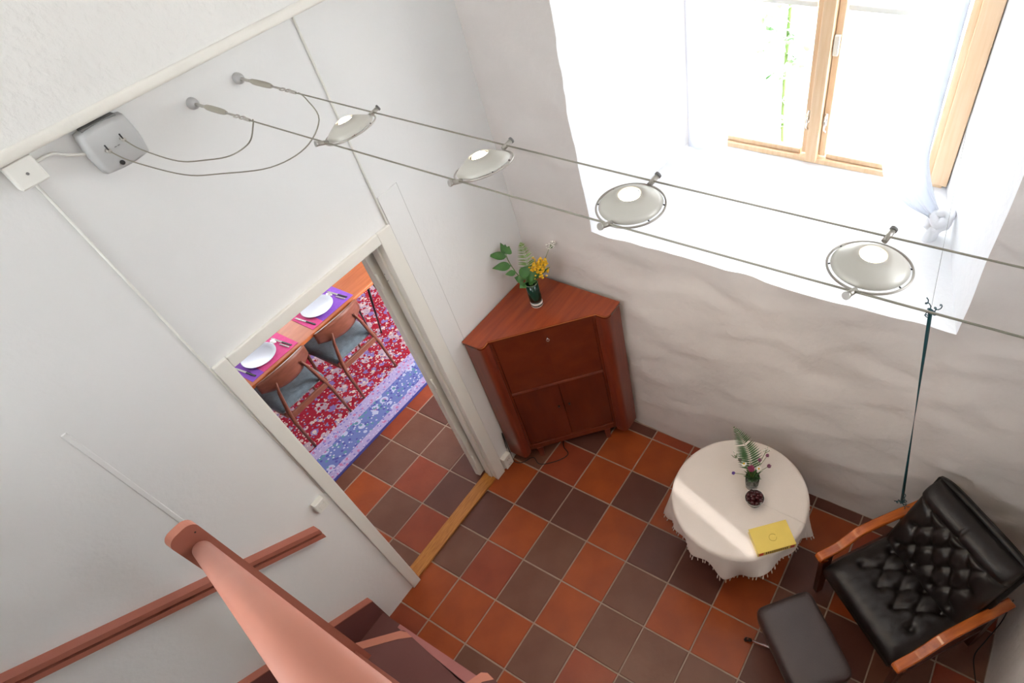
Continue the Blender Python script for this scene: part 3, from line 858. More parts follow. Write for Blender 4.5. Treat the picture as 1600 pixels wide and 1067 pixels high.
kn.tube(spline([kc + Vector((-0.03, 0, 0.015)), kc + Vector((0.0, -0.03, -0.005)), kc + Vector((0.03, -0.005, 0.02)), kc + Vector((0.02, 0.02, 0.035))], 5), 0.019, 10)
kn.tube(spline([kc + Vector((-0.005, -0.01, -0.01)), kc + Vector((-0.012, -0.02, -0.045)), kc + Vector((-0.02, -0.025, -0.085))], 5), [0.02, 0.021, 0.022, 0.023, 0.024, 0.026, 0.028, 0.03, 0.031, 0.031, 0.030], 10)
for p_ in range(len(kn.v)): kn.v[p_] = kc + (kn.v[p_] - kc) * 1.2
kn.build('knot', M['cloth_white'], cu)
cl2 = thing('curtain', 'sheer white curtain hanging at the left of the window', 'curtain', (0.7, 1.5, 1.95))
def curl(a, b):
    x = lerp(0.60, 0.86 - 0.03 * b, a)
    return Vector((x, 1.60 + 0.008 * math.sin(a * 13 + b), lerp(3.2, 1.935, b)))
MB().grid(curl, 30, 20, True).build('fabric', M['curtain_thin'], cl2, solid=0.002)

# teal ribbon tied to the chair arm, pulled up by a thin thread
rb = thing('ribbon', 'dark teal ribbon stretched from the chair arm up to the window', 'ribbon', (2.257, 0.80, 0.6))
A = Vector((2.257, 0.797, 0.585)); B = Vector((2.061, 0.80, 1.965)); Cc = Vector((1.975, 0.80, 2.75))
def rib(a, b):
    p = A.lerp(B, b)
    ang = (b - 0.52) * PI * 0.98
    d = Vector((math.cos(ang + PI / 2), math.sin(ang + PI / 2) * 0.5, 0))
    side = (Vector((0.86, 0.5, -0.1)) * abs(math.sin(ang)) + Vector((-0.4, 0.5, -0.76)).cross((B - A).normalized()) * 0.0)
    return p + side.normalized() * (a - 0.5) * (0.0018 + 0.015 * abs(math.sin(ang)))
MB().grid(rib, 1, 40, True).build('band', M['teal'], rb, solid=0.0012)
MB().tube([B, Cc], 0.0008, 6).build('thread', M['greybox'], rb)
for base, nm in ((A + Vector((0, 0, 0.02)), 0), (B, 1)):
    cl_ = MB()
    for q in range(4):
        an = q * 1.7 + nm
        pts = []
        for s in range(15):
            t = s / 14
            rr = 0.006 + 0.02 * t
            pts.append(base + Vector((math.cos(an) * 0.034 * t + 0.008 * math.cos(t * 13 + q), 0.018 * math.sin(an) * t, (0.045 if q % 2 else -0.02) * t + 0.010 * math.sin(t * 13 + q))))
        cl_.tube(pts, 0.0022, 5)
    cl_.sphere(base, 0.008, 8)
    cl_.build('knot', M['teal'], rb)
MB().tube([A + Vector((-0.022, 0.015, 0.005)), A + Vector((0.0, 0.0, 0.012)), A + Vector((0.022, -0.015, 0.003)), A + Vector((0.024, -0.017, -0.05))], 0.002, 6).build('loop', M['teal'], rb)

# ================================================================== CORNER CABINET
cb = thing('corner_cabinet', 'reddish mahogany corner cabinet standing in the corner beside the doorway', 'cabinet', (0.05, 0.68, 0))
CZ = 1.262
g = 0.010
x_l, y_b = XL + g, YB - 0.028
front = [(-0.086, 0.352), (0.372, 0.812)]
n45 = Vector((0.7071, -0.7071))       # outward normal of the front
# top board outline with the curved front corners
def top_outline(off=0.0):
    a = Vector((x_l, 0.288)); p = Vector((-0.078, 0.290)); b = Vector((-0.087, 0.352))
    def corner(a, p, b, r, n=7):
        s_ = p + (a - p).normalized() * r; e_ = p + (b - p).normalized() * r
        return [((1 - t) ** 2 * s_ + 2 * t * (1 - t) * p + t * t * e_) for t in [k / n for k in range(n + 1)]]
    pts = [a] + corner(a, p, b, 0.040)
    pts[-1] = pts[-1].lerp(b, 0.4)
    pts.append(b)
    c = Vector((0.372, 0.812)); q = Vector((0.452, 0.812)); d = Vector((0.452, y_b))
    k2 = corner(c, q, d, 0.042)
    pts2 = [c] + k2 + [d]
    return [tuple(v) for v in pts] + [tuple(v) for v in pts2] + [(-0.135, y_b), (x_l, 0.872)]
TO = top_outline()
MB().prism(TO, CZ - 0.006, CZ).build('top', M['mahog'], cb)
ctr = Vector((0.05, 0.75))
MB().prism([tuple(ctr + (Vector(p) - ctr) * 0.992) for p in TO], CZ - 0.012, CZ - 0.006).build('top_inlay', mat('pale_edge_inlay', (196, 120, 66), 0.35), cb)
MB().prism([tuple(ctr + (Vector(p) - ctr) * 0.996) for p in TO], CZ - 0.024, CZ - 0.012).build('top_edge', M['mahog_dk'], cb)
# curved side posts
def post(pts, back):
    poly = [tuple(p) for p in pts] + back
    MB().prism(poly, 0.10, CZ - 0.024).build('side_post', M['mahog_post'], cb)
L_ = [ctr + (Vector(p) - ctr) * 0.985 for p in TO[0:10]]
post(L_, [(-0.115, 0.395), (x_l + 0.004, 0.47)])
R_ = [ctr + (Vector(p) - ctr) * 0.985 for p in TO[10:20]]
post(R_, [(0.27, y_b - 0.005), (0.335, 0.845)])
# carcass
MB().prism([(-0.105, 0.385), (0.348, 0.838), (0.30, y_b - 0.004), (-0.12, y_b - 0.004), (x_l + 0.004, 0.865), (x_l + 0.004, 0.44)], 0.10, CZ - 0.024).build('carcass', M['mahog_dk'], cb)
# fall front and two doors, lying on the front plane
fm = Matrix.Translation((front[0][0], front[0][1], 0)) @ Matrix.Rotation(PI / 4, 4, 'Z')
FL_ = (Vector(front[1]) - Vector(front[0])).length
def fbox(nm, u0, u1, d0, d1, z0, z1, m, p=cb, bev=0.002):
    return MB().box(u0, u1, -d1, -d0, z0, z1, bev, 1, mtx=fm).build(nm, m, p)
def veneer(nm, ang):
    return mat(nm, (112, 45, 23), 0.25, 0.4, 3.0, 0.0, 40, rgb2=(94, 35, 18), stretch=(1.2, 3, 3, ang), coat=0.35)
ff = fbox('fall_front', 0.022, FL_ - 0.022, -0.045, -0.024, 0.742, CZ - 0.032, M['mahog_dk'])
hv = [veneer('diamond_veneer_a', 0.2), veneer('diamond_veneer_b', 1.4)]
mid = FL_ / 2
for s in (0, 1):
    d_ = fbox('door', 0.022 if s == 0 else mid + 0.0008, mid - 0.0008 if s == 0 else FL_ - 0.022, -0.045, -0.024, 0.168, 0.722, M['mahog_dk'])
    k_ = MB().tube([fm @ Vector((mid + (-0.036 if s == 0 else 0.036), 0.023, 0.50)), fm @ Vector((mid + (-0.036 if s == 0 else 0.036), 0.012, 0.50))], 0.006, 12)
    k_.build('knob', M['blackmetal'], d_)
# book-matched veneer leaves
def leafv(z0, z1, u0, u1, mm, p):
    MB().box(u0, u1, 0.0225, 0.0245, z0, z1, mtx=fm).build('veneer_leaf', mm, p)
for z0, z1, p in ((0.746, CZ - 0.036, ff),):
    leafv(z0, z1, 0.026, mid, hv[0], p); leafv(z0, z1, mid, FL_ - 0.026, hv[1], p)
fbox('middle_rail', 0.02, FL_ - 0.02, -0.045, -0.018, 0.722, 0.742, M['mahog_post'])
fbox('bottom_rail', 0.02, FL_ - 0.02, -0.045, -0.012, 0.115, 0.165, M['mahog_dk'])
fbox('inner_stile', 0.0, 0.022, -0.05, -0.012, 0.11, CZ - 0.024, M['mahog_dk'])
fbox('inner_stile', FL_ - 0.022, FL_, -0.05, -0.012, 0.11, CZ - 0.024, M['mahog_dk'])
# escutcheon and key
ke = MB().tube([fm @ Vector((mid + 0.015, 0.024, 1.165)), fm @ Vector((mid + 0.015, -0.004, 1.165))], 0.0028, 8)
ke.tube([fm @ Vector((mid + 0.015 + 0.009 * math.sin(a), -0.004, 1.156 - 0.010 * math.cos(a))) for a in [2 * PI * q / 14 for q in range(15)]], 0.0022, 6)
ke.build('key', M['chrome'], cb)
# feet
for fx, fy in ((0.075, 0.03), (FL_ - 0.075, 0.03), (mid, 0.36)):
    c_ = fm @ Vector((fx, fy, 0))
    m_ = Matrix.Translation(c_) @ Matrix.Rotation(PI / 4, 4, 'Z')
    vs = []
    for z, h in ((0.0, 0.014), (0.118, 0.022)):
        vs += [m_ @ Vector((sx_ * h, sy_ * h, z)) for sx_, sy_ in ((-1, -1), (1, -1), (1, 1), (-1, 1))]
    MB().add(vs, [[3, 2, 1, 0], [4, 5, 6, 7]] + [[i, (i + 1) % 4, 4 + (i + 1) % 4, 4 + i] for i in range(4)]).build('leg', M['mahog_post'], cb)

# ------------------------------------------------------------------ plants
def leaf(mb, base, tip, width, bend=0.0, up=Vector((0, 0, 1)), n=9):
    base = Vector(base); tip = Vector(tip)
    d = tip - base
    L = d.length
    t = d.normalized()
    s = t.cross(up)
    s = s.normalized() if s.length > 1e-4 else t.orthogonal().normalized()
    nn = s.cross(t).normalized()
    vs = []; fs = []
    for i in range(n + 1):
        a = i / n
        wd = width * math.sin(PI * a ** 0.72) * (1 - 0.38 * a) * 1.12
        c = base + d * a + nn * bend * L * math.sin(PI * a)
        vs += [c - s * wd + nn * wd * 0.25, c, c + s * wd + nn * wd * 0.25]
    for i in range(n):
        for k in (0, 1):
            q = i * 3 + k
            fs.append([q, q + 1, q + 4, q + 3])
    mb.add(vs, fs, True)
def fern(name, pts, length, m, label, wmax, parent_loc, npin=16, face=Vector((0.4, -0.5, 0.75))):
    f_ = thing(name, label, 'fern', parent_loc)
    path = spline(pts, 10)
    MB().tube(path, [0.0022 - 0.0015 * i / (len(path) - 1) for i in range(len(path))], 6).build('stem', M['stem'], f_)
    N = len(path)
    i0 = int(N * 0.35)
    for q in range(npin):
        t = q / (npin - 1)
        i = int(lerp(i0, N - 2, t))
        p = path[i]; tg = (path[min(N - 1, i + 1)] - path[i - 1]).normalized()
        sd = tg.cross(face).normalized()
        wd = wmax * (1 - t) ** 0.8 * (0.75 + 0.25 * min(1, t * 5)) + 0.006
        for s in (-1, 1):
            lf = MB()
            leaf(lf, p, p + sd * s * wd + tg * wd * 0.35, max(0.0028, wd * 0.075), 0.08, face)
            lf.build('leaflet', m, f_)
    return f_
# vase on the cabinet
VB = Vector((0.004, 0.733, CZ))
vz = thing('glass_vase', 'dark green cylinder vase with clear base on the corner cabinet', 'vase', VB)
MB().lathe([(0.0, 0.034), (0.036, 0.034), (0.0375, 0.06), (0.0375, 0.172), (0.0345, 0.172), (0.0335, 0.05), (0.0, 0.05)], n=32).build('body', M['bottle'], vz, local=True)
MB().lathe([(0.0, 0.0), (0.034, 0.0), (0.0365, 0.006), (0.0365, 0.011), (0.0, 0.011)], n=32).build('base_band', M['ceramic'], vz, local=True)
MB().lathe([(0.0, 0.011), (0.0367, 0.011), (0.0367, 0.019), (0.0, 0.019)], n=32).build('base_ring', M['bottle'], vz, local=True)
MB().lathe([(0.0, 0.019), (0.0368, 0.019), (0.0368, 0.034), (0.0, 0.034)], n=32).build('clear_band', M['ceramic'], vz, local=True)
MB().lathe([(0.0345, 0.170), (0.036, 0.176), (0.0375, 0.170)], n=32).build('rim', mat('pale_green_rim', (120, 140, 112), 0.2), vz, local=True)
VT = VB + Vector((0, 0, 0.17))
# leafy branch
sp_ = thing('leafy_branch', 'broad-leaved green branch leaning out of the green vase towards the door', 'branch', VT)
br = spline([VB + Vector((0.0, 0, 0.06)), VT + Vector((-0.01, 0, 0.0)), (-0.05, 0.715, 1.475), (-0.085, 0.72, 1.505), (-0.14, 0.745, 1.545), (-0.165, 0.765, 1.575)], 6)
MB().tube(br, 0.0028, 6).build('stem', M['stem'], sp_)
for b_, t_, w_ in (((-0.155, 0.755, 1.56), (-0.252, 0.705, 1.575), 0.020), ((-0.16, 0.765, 1.57), (-0.205, 0.785, 1.625), 0.017), ((-0.16, 0.765, 1.57), (-0.155, 0.80, 1.605), 0.024),
                   ((-0.165, 0.765, 1.572), (-0.185, 0.80, 1.61), 0.014), ((-0.115, 0.73, 1.525), (-0.205, 0.665, 1.525), 0.022), ((-0.075, 0.715, 1.50), (-0.125, 0.675, 1.498), 0.015),
                   ((-0.05, 0.715, 1.475), (0.005, 0.79, 1.53), 0.026), ((-0.03, 0.72, 1.46), (0.06, 0.80, 1.505), 0.028), ((-0.03, 0.72, 1.455), (-0.085, 0.70, 1.47), 0.022),
                   ((-0.02, 0.72, 1.45), (0.02, 0.70, 1.475), 0.026), ((-0.01, 0.73, 1.445), (0.045, 0.745, 1.455), 0.022), ((-0.02, 0.71, 1.44), (-0.035, 0.67, 1.43), 0.020), ((0.01, 0.73, 1.45), (0.085, 0.84, 1.50), 0.010)):
    lf = MB()
    leaf(lf, b_, t_, w_ * 1.25, 0.12, Vector((0.45, -0.5, 0.74)))
    lf.build('leaf', M['green'], sp_)
fern('fern_frond', [VT + Vector((0, 0.004, -0.08)), VT + Vector((-0.01, 0.02, 0.0)), (-0.04, 0.79, 1.52), (-0.085, 0.83, 1.575), (-0.112, 0.852, 1.605)], 0.2, M['green_lt'], 'pale green fern tip standing upright in the green vase', 0.062, VT, 16)
def bloom_head(name, label, cat, base, head, r, npet, m, size, cz=0.4, stem=True, seed=1, group=None):
    rnd = random.Random(seed)
    f_ = thing(name, label, cat, base, 0, group)
    base = Vector(base); head = Vector(head)
    pts = spline([base, base.lerp(head, 0.5) + Vector((0, 0, 0.01)), head], 5)
    MB().tube(pts, 0.0016, 6).build('stem', M['stem'], f_)
    fl_ = MB(); st_ = MB()
    for q in range(npet):
        a = rnd.uniform(0, 2 * PI); rr = r * math.sqrt(rnd.random())
        p = head + Vector((rr * math.cos(a), rr * math.sin(a), cz * r * rnd.uniform(-1, 1)))
        st_.tube([head - Vector((0, 0, r * 0.9)), p], 0.0007, 4)
        fl_.sphere(p, size * rnd.uniform(0.7, 1.2), 7, (1, 1, 0.6))
    st_.build('stalk', M['stem'], f_)
    fl_.build('flower_head', m, f_)
    return f_
bloom_head('yellow_flower', 'cluster of yellow button flowers at the right of the green vase', 'flower', VT + Vector((0.01, 0.0, -0.05)), (0.030, 0.800, 1.505), 0.056, 150, M['yellow'], 0.0078, 0.8, seed=3)
bloom_head('white_flower', 'thin white flower spray rising above the yellow flowers', 'flower', VT + Vector((0.012, 0.01, -0.05)), (0.04, 0.932, 1.578), 0.030, 26, M['petal'], 0.0042, 0.3, seed=5)

# ================================================================== ROUND TABLE
TC = Vector((1.455, 0.465, 0)); TZ = 0.558; TR = 0.372
tt = thing('round_table', 'low round pedestal table hidden beneath the white cloth', 'table', TC)
MB().lathe([(0.0, TZ - 0.025), (TR - 0.006, TZ - 0.025), (TR - 0.001, TZ - 0.018), (TR - 0.001, TZ - 0.006), (TR - 0.008, TZ - 0.001), (0.0, TZ - 0.001)], n=64).build('tabletop', M['teak_dk'], tt, local=True)
MB().lathe([(0.03, 0.06), (0.035, 0.12), (0.024, 0.2), (0.03, 0.4), (0.06, TZ - 0.025)], n=24).build('column', M['blackmetal'], tt, local=True)
for q in range(4):
    a = math.radians(-52 + 90 * q)
    dv = Vector((math.cos(a), math.sin(a), 0))
    lg = MB().tube(spline([dv * 0.02 + Vector((0, 0, 0.12)), dv * 0.09 + Vector((0, 0, 0.10)), dv * 0.18 + Vector((0, 0, 0.05)), dv * 0.23 + Vector((0, 0, 0.028))], 5), 0.017, 10).build('leg', M['blackmetal'], tt, local=True)
    pp_ = dv * 0.235
    MB().tube([pp_ + Vector((-dv.y, dv.x, 0)) * -0.012 + Vector((0, 0, 0.024)), pp_ + Vector((-dv.y, dv.x, 0)) * 0.012 + Vector((0, 0, 0.024))], 0.0235, 14).build('castor', M['black'], lg, local=True)
# cloth
CA = math.radians(-68)               # direction of one hanging corner
HALF = 0.49
def cloth_r(th):
    a = th - CA - PI / 4
    return HALF / max(abs(math.cos(a)), abs(math.sin(a)))
def rnd_corner(th):
    return min(cloth_r(th), 0.60) + 0.012 * math.sin(th * 9)
def cloth(th, s):
    """s metres from the centre along the cloth"""
    L = s
    if L <= TR - 0.005:
        r = L; z = TZ + 0.0025
        z += 0.0012 * noise.noise(Vector((r * math.cos(th) * 9, r * math.sin(th) * 9, 0)))
    else:
        d = L - (TR - 0.005)
        c = 0.022
        if d < c * PI / 2:
            an = d / c
            r = TR - 0.005 + c * math.sin(an); z = TZ + 0.0025 - c * (1 - math.cos(an))
        else:
            dd = d - c * PI / 2
            z = TZ + 0.0025 - c - dd
            r = TR - 0.005 + c
            amp = 0.16 * dd
            r += amp * (math.sin(th * 13 + 0.7 * math.sin(th * 3)) * 0.75 + 0.45 * math.sin(th * 7 + 1)) + 0.10 * dd
    return Vector((TC.x + r * math.cos(th), TC.y + r * math.sin(th), z))
NT = 220
ss = [0.0, 0.06, 0.12, 0.18, 0.24, 0.30, 0.34, TR - 0.006]
def cgrid(a, b):
    th = a * 2 * PI
    rm = rnd_corner(th)
    k = b * 22
    if k <= 7:
        i = int(min(6, k)); s = lerp(ss[i], ss[i + 1], k - i)
    else:
        s = lerp(TR - 0.006, rm, (k - 7) / 15)
    return cloth(th, s)
tc_ = thing('tablecloth', 'white fringed cloth draped over the low round table', 'tablecloth', TC + Vector((0, 0, TZ)))
MB().grid(cgrid, NT, 22, True).build('fabric', M['cloth'], tc_, solid=0.0018)
fr_ = MB()
rnd = random.Random(11)
for q in range(104):
    th = 2 * PI * (q + rnd.uniform(-0.3, 0.3)) / 104
    rm = rnd_corner(th)
    p0 = cloth(th, rm - 0.004); p1 = cloth(th, rm + 0.03)
    off = Vector((rnd.uniform(-1, 1), rnd.uniform(-1, 1), 0)) * 0.006
    fr_.tube([p0, p0.lerp(p1, 0.35) + off * 0.3, p0.lerp(p1, 0.6) + off * 0.7, p1 + off], [0.0022, 0.0022, 0.0042, 0.0028], 6)
fr_.build('fringe', M['cloth'], tc_, kind='stuff')
CT = TZ + 0.0045                      # height of the cloth surface

# glass with flowers
GB = Vector((1.492, 0.552, CT))
gv = thing('flower_glass', 'clear tumbler of wild flowers on the white tablecloth', 'vase', GB)
MB().lathe([(0.0, 0.0), (0.034, 0.0), (0.037, 0.004), (0.040, 0.095), (0.0375, 0.095), (0.0345, 0.010), (0.0, 0.008)], n=28).build('glass', M['clear'], gv, local=True)
MB().lathe([(0.0, 0.0085), (0.0342, 0.0105), (0.0362, 0.062), (0.0, 0.062)], n=28).build('water', mat('greenish_water', (176, 200, 180), 0.05, trans=0.9, ior=1.2), gv, local=True)
GT = GB + Vector((0, 0, 0.09))
fern('fern_frond', [GB + Vector((0.0, 0, 0.02)), GT + Vector((-0.008, 0.006, 0.0)), (1.44, 0.61, 0.765), (1.375, 0.655, 0.825), (1.312, 0.682, 0.87)], 0.25, M['green_dk'], 'tall dark green fern frond in the tumbler on the table', 0.084, GT, 24)
def daisy(label, head, seed):
    f_ = thing('daisy', label, 'flower', GT, 0, 'white daisies in the tumbler')
    head = Vector(head)
    MB().tube(spline([GB + Vector((0, 0, 0.03)), GT + (head - GT) * 0.3, head], 5), 0.0013, 6).build('stem', M['stem'], f_)
    nrm = Vector((0.35, -0.5, 0.79)).normalized()
    u = nrm.orthogonal().normalized(); v = nrm.cross(u)
    for q in range(12):
        a = 2 * PI * q / 12
        lf = MB()
        leaf(lf, head + (u * math.cos(a) + v * math.sin(a)) * 0.004, head + (u * math.cos(a) + v * math.sin(a)) * 0.019, 0.0036, 0.05, nrm, 4)
        lf.build('petal', M['petal'], f_)
    MB().sphere(head + nrm * 0.002, 0.0058, 10, (1, 1, 0.7)).build('eye', M['yellow'], f_)
daisy('white daisy nearest the fern in the tumbler', (1.430, 0.565, 0.735), 1)
daisy('white daisy at the right rim of the tumbler', (1.512, 0.585, 0.712), 2)
def clover(label, head, r, m, seed):
    rnd = random.Random(seed)
    f_ = thing('clover', label, 'flower', GT, 0, 'pink and mauve clover heads in the tumbler')
    head = Vector(head)
    MB().tube(spline([GB + Vector((0, 0, 0.03)), GT + (head - GT) * 0.35 + Vector((0, 0, 0.006)), head], 5), 0.0013, 6).build('stem', M['stem'], f_)
    h_ = MB()
    for q in range(34):
        y = 1 - 2 * (q + 0.5) / 34; a = q * 2.39996
        d = Vector((math.sqrt(1 - y * y) * math.cos(a), math.sqrt(1 - y * y) * math.sin(a), y))
        h_.tube([head, head + d * r * rnd.uniform(0.85, 1.1)], [r * 0.1, r * 0.22], 5)
    h_.build('flower_head', m, f_)
clover('large magenta clover head at the front of the tumbler', (1.476, 0.565, 0.715), 0.020, M['magenta'], 1)
clover('small mauve clover head hanging right of the tumbler', (1.556, 0.628, 0.708), 0.012, M['mauve'], 2)
clover('mauve clover head left of the fern stem', (1.405, 0.575, 0.742), 0.012, M['mauve'], 3)
clover('mauve clover head behind the magenta one', (1.50, 0.62, 0.745), 0.011, M['mauve'], 4)
clover('mauve clover head highest on the right side', (1.53, 0.66, 0.755), 0.010, M['mauve'], 6)
clover('violet flower head drooping at the left of the tumbler', (1.395, 0.505, 0.695), 0.010, M['violet'], 5)
bloom_head('white_umbel', 'loose white umbel left of the fern on the round table', 'flower', GT, (1.372, 0.575, 0.765), 0.028, 22, M['petal'], 0.0028, 0.4, seed=8)
bloom_head('white_umbel', 'loose white umbel right of the fern on the round table', 'flower', GT, (1.515, 0.685, 0.765), 0.028, 22, M['petal'], 0.0028, 0.4, seed=9)
gs = thing('leafy_sprig', 'small green leaves filling the mouth of the tumbler', 'leaves', GT)
for q in range(16):
    a = q * 2.4; lf = MB()
    leaf(lf, GT + Vector((0.012 * math.cos(a), 0.012 * math.sin(a), -0.02)), GT + Vector((0.055 * math.cos(a), 0.055 * math.sin(a), 0.02 + 0.03 * (q % 3))), 0.008, 0.1)
    lf.build('leaf', M['green_dk'], gs)
# bowl of cherries
BB = Vector((1.548, 0.452, CT))
bo = thing('glass_bowl', 'small footed glass bowl of cherries beside the flower tumbler', 'bowl', BB)
MB().lathe([(0.0, 0.0), (0.030, 0.0), (0.032, 0.004), (0.022, 0.010), (0.026, 0.016), (0.046, 0.034), (0.055, 0.062), (0.0525, 0.062), (0.044, 0.036), (0.024, 0.019), (0.0, 0.017)], n=32).build('bowl', M['clear'], bo, local=True)
MB().lathe([(0.0525, 0.062), (0.0538, 0.0645), (0.055, 0.062)], n=32).build('rim', M['ceramic'], bo, local=True)
cp = [(0, 0, 0.030)] + [(0.022 * math.cos(a), 0.022 * math.sin(a), 0.042) for a in [2 * PI * q / 4 + 0.4 for q in range(4)]]
cp += [(0.037 * math.cos(a), 0.037 * math.sin(a), 0.063) for a in [2 * PI * q / 8 for q in range(8)]] + [(0.014 * math.cos(a), 0.014 * math.sin(a), 0.068) for a in [2 * PI * q / 3 + 0.2 for q in range(3)]]
for q, c in enumerate(cp):
    o = MB().sphere((0, 0, 0), 0.0142, 12, (1.05, 1, 0.95)).build('cherry', M['cherry'])
    o.location = BB + Vector(c) + Vector((random.uniform(-1, 1), random.uniform(-1, 1), 0)) * 0.002
    tag(o, 'dark red cherry in the glass bowl', 'cherry', 'cherries in the glass bowl')
# book
bk = thing('book', 'yellow hardback book with red spine marks lying on the tablecloth', 'book', (1.716, 0.292, CT), math.radians(43.5))
BW, BH, BT = 0.214, 0.146, 0.036
MB().box(-BW / 2 + 0.004, BW / 2 - 0.004, -BH / 2 + 0.003, BH / 2 - 0.004, 0.0025, BT - 0.0025).build('pages', M['paper'], bk, local=True)
MB().box(-BW / 2, BW / 2, -BH / 2, BH / 2, BT - 0.0028, BT, 0.0008, 1).build('front_cover', M['book'], bk, local=True)
MB().box(-BW / 2, BW / 2, -BH / 2, BH / 2, 0, 0.0028, 0.0008, 1).build('back_cover', M['book'], bk, local=True)
sp2 = MB().box(-BW / 2, BW / 2, -BH / 2 - 0.0015, -BH / 2 + 0.0025, 0, BT, 0.001, 1).build('spine', M['book'], bk, local=True)
MB().tube([(0.002 + 0.020 * math.cos(a), -0.006 + 0.020 * math.sin(a), BT + 0.0002) for a in [0.5 + 2 * PI * 0.9 * q / 28 for q in range(29)]], 0.0012, 5).build('cover_emblem', M['book_ring'], bk, local=True)
for u0, u1 in ((-0.100, -0.076), (0.074, 0.098)):
    MB().box(u0, u1, -BH / 2 - 0.0022, -BH / 2 - 0.001, 0.004, BT - 0.003).build('spine_label', M['book_red'], sp2, local=True)
for q in range(11):
    MB().box(-0.062 + 0.0115 * q, -0.055 + 0.0115 * q, -BH / 2 - 0.0021, -BH / 2 - 0.001, 0.007, BT - 0.006).build('spine_letter', M['book_ink'], sp2, local=True)

# ================================================================== ARMCHAIR
ac = thing('armchair', 'black button-tufted leather armchair with glossy bent teak arms', 'armchair', (2.415, 0.43, 0), math.atan2(-0.585, 0.811))
def gauss(d, s): return math.exp(-(d / s) ** 2)
def tuft_set(w, l, nx, ny, y0):
    pts = []
    for r in range(ny):
        m_ = nx if r % 2 == 0 else nx - 1
        for c in range(m_):
            pts.append(((c - (m_ - 1) / 2) * w / nx, y0 + r * l))
    return pts
def tuft_h(x, y, pts, depth, rx, ry):
    """pull-down at the buttons and creases between diagonal neighbours"""
    h = 0.0
    best = 9
    for i, (px, py) in enumerate(pts):
        d = math.hypot(x - px, y - py)
        h += depth * gauss(d, 0.024)
        for (qx, qy) in pts[i + 1:]:
            if 0.3 * ry < abs(qy - py) < 1.3 * ry and abs(qx - px) < rx * 0.75:
                ex, ey = qx - px, qy - py
                L2 = ex * ex + ey * ey
                t = max(0, min(1, ((x - px) * ex + (y - py) * ey) / L2))
                dd = math.hypot(x - px - ex * t, y - py - ey * t)
                best = min(best, dd)
    return h + 0.45 * depth * gauss(best, 0.011)
def cushion(fn_top, fn_edge, nu, nv, name, m, parent, thick, sub=0):
    """closed cushion: top grid, bottom grid, joined round the border"""
    mb = MB()
    top = [[fn_top(i / nu, j / nv) for j in range(nv + 1)] for i in range(nu + 1)]
    bot = [[fn_edge(i / nu, j / nv) for j in range(nv + 1)] for i in range(nu + 1)]
    W_ = nv + 1
    vs = [p for r in top for p in r] + [p for r in bot for p in r]
    o = (nu + 1) * W_
    fs = []
    for i in range(nu):
        for j in range(nv):
            a = i * W_ + j
            fs.append([a, a + W_, a + W_ + 1, a + 1])
            fs.append([o + a, o + a + 1, o + a + W_ + 1, o + a + W_])
    for i in range(nu):
        fs.append([i * W_, o + i * W_, o + (i + 1) * W_, (i + 1) * W_])
        a = i * W_ + nv
        fs.append([a, a + W_, o + a + W_, o + a])
    for j in range(nv):
        fs.append([j, j + 1, o + j + 1, o + j])
        a = nu * W_ + j
        fs.append([a, o + a, o + a + 1, a + 1])
    mb.add(vs, fs, True)
    return mb.build(name, m, parent, local=True, subsurf=sub)
def sq(t, k=5.0):          # 0 at the border, 1 inside
    return max(0.0, 1 - abs(2 * t - 1) ** k)
# seat cushion: local x across, local y backwards
SW, SY0, SY1 = 0.285, -0.315, 0.20
stp = tuft_set(0.50, 0.095, 4, 4, -0.135)
def seat_top(a, b):
    e = (sq(a, 7) * sq(b, 7)) ** 0.5
    pin = 0.012 * (1 - sq(b, 6)) + 0.0
    x = (2 * a - 1) * (SW - pin); y = lerp(SY0, SY1, b)
    z = 0.375 + 0.075 * e + 0.022 * (1 - b) - tuft_h(x, y, stp, 0.024, 0.125, 0.095) * e
    z += 0.004 * noise.noise(Vector((x * 26, y * 9, 0))) * e + 0.003 * noise.noise(Vector((x * 50, y * 22, 4))) * e
    return Vector((x, y, z))
def seat_bot(a, b):
    p = seat_top(a, b)
    return Vector((p.x * 0.97, p.y, 0.33 + 0.02 * (1 - b)))
cushion(seat_top, seat_bot, 64, 60, 'seat_cushion', M['leather'], ac, 0.1)
# back cushion: rises from the rear of the seat, leaning back
BX = 0.275
b0 = Vector((0, 0.125, 0.40)); b1 = Vector((0, 0.318, 0.865))
bup = (b1 - b0).normalized(); bn = Vector((0, -bup.z, bup.y))
BLn = (b1 - b0).length
btp = tuft_set(0.50, 0.080, 4, 5, 0.072)
def back_front(a, b):
    e = (sq(a, 7) * sq(b, 8)) ** 0.5
    x = (2 * a - 1) * (BX - 0.01 * (1 - sq(b, 8))); s = b * BLn
    h = 0.035 + 0.06 * e
    head = max(0.0, (b - 0.80) / 0.20)
    if b > 0.78: h += 0.030 * math.sin(PI * min(1, (b - 0.78) / 0.22)) ** 0.7
    h -= 0.030 * gauss(b - 0.785, 0.022) * e
    if b < 0.79: h -= tuft_h(x, s, btp, 0.024, 0.125, 0.080) * min(1.0, max(0.0, (0.79 - b) / 0.06)) * e
    h -= 0.014 * gauss(x, 0.007) * (1 if b > 0.79 else 0) * e
    h += 0.004 * noise.noise(Vector((x * 24, s * 9, 7))) * e
    return b0 + bup * s + Vector((x, 0, 0)) + bn * h
def back_rear(a, b):
    x = (2 * a - 1) * BX
    return b0 + bup * (b * BLn) + Vector((x, 0, 0)) + bn * 0.0
cushion(back_front, back_rear, 60, 80, 'back_cushion', M['leather'], ac, 0.1)
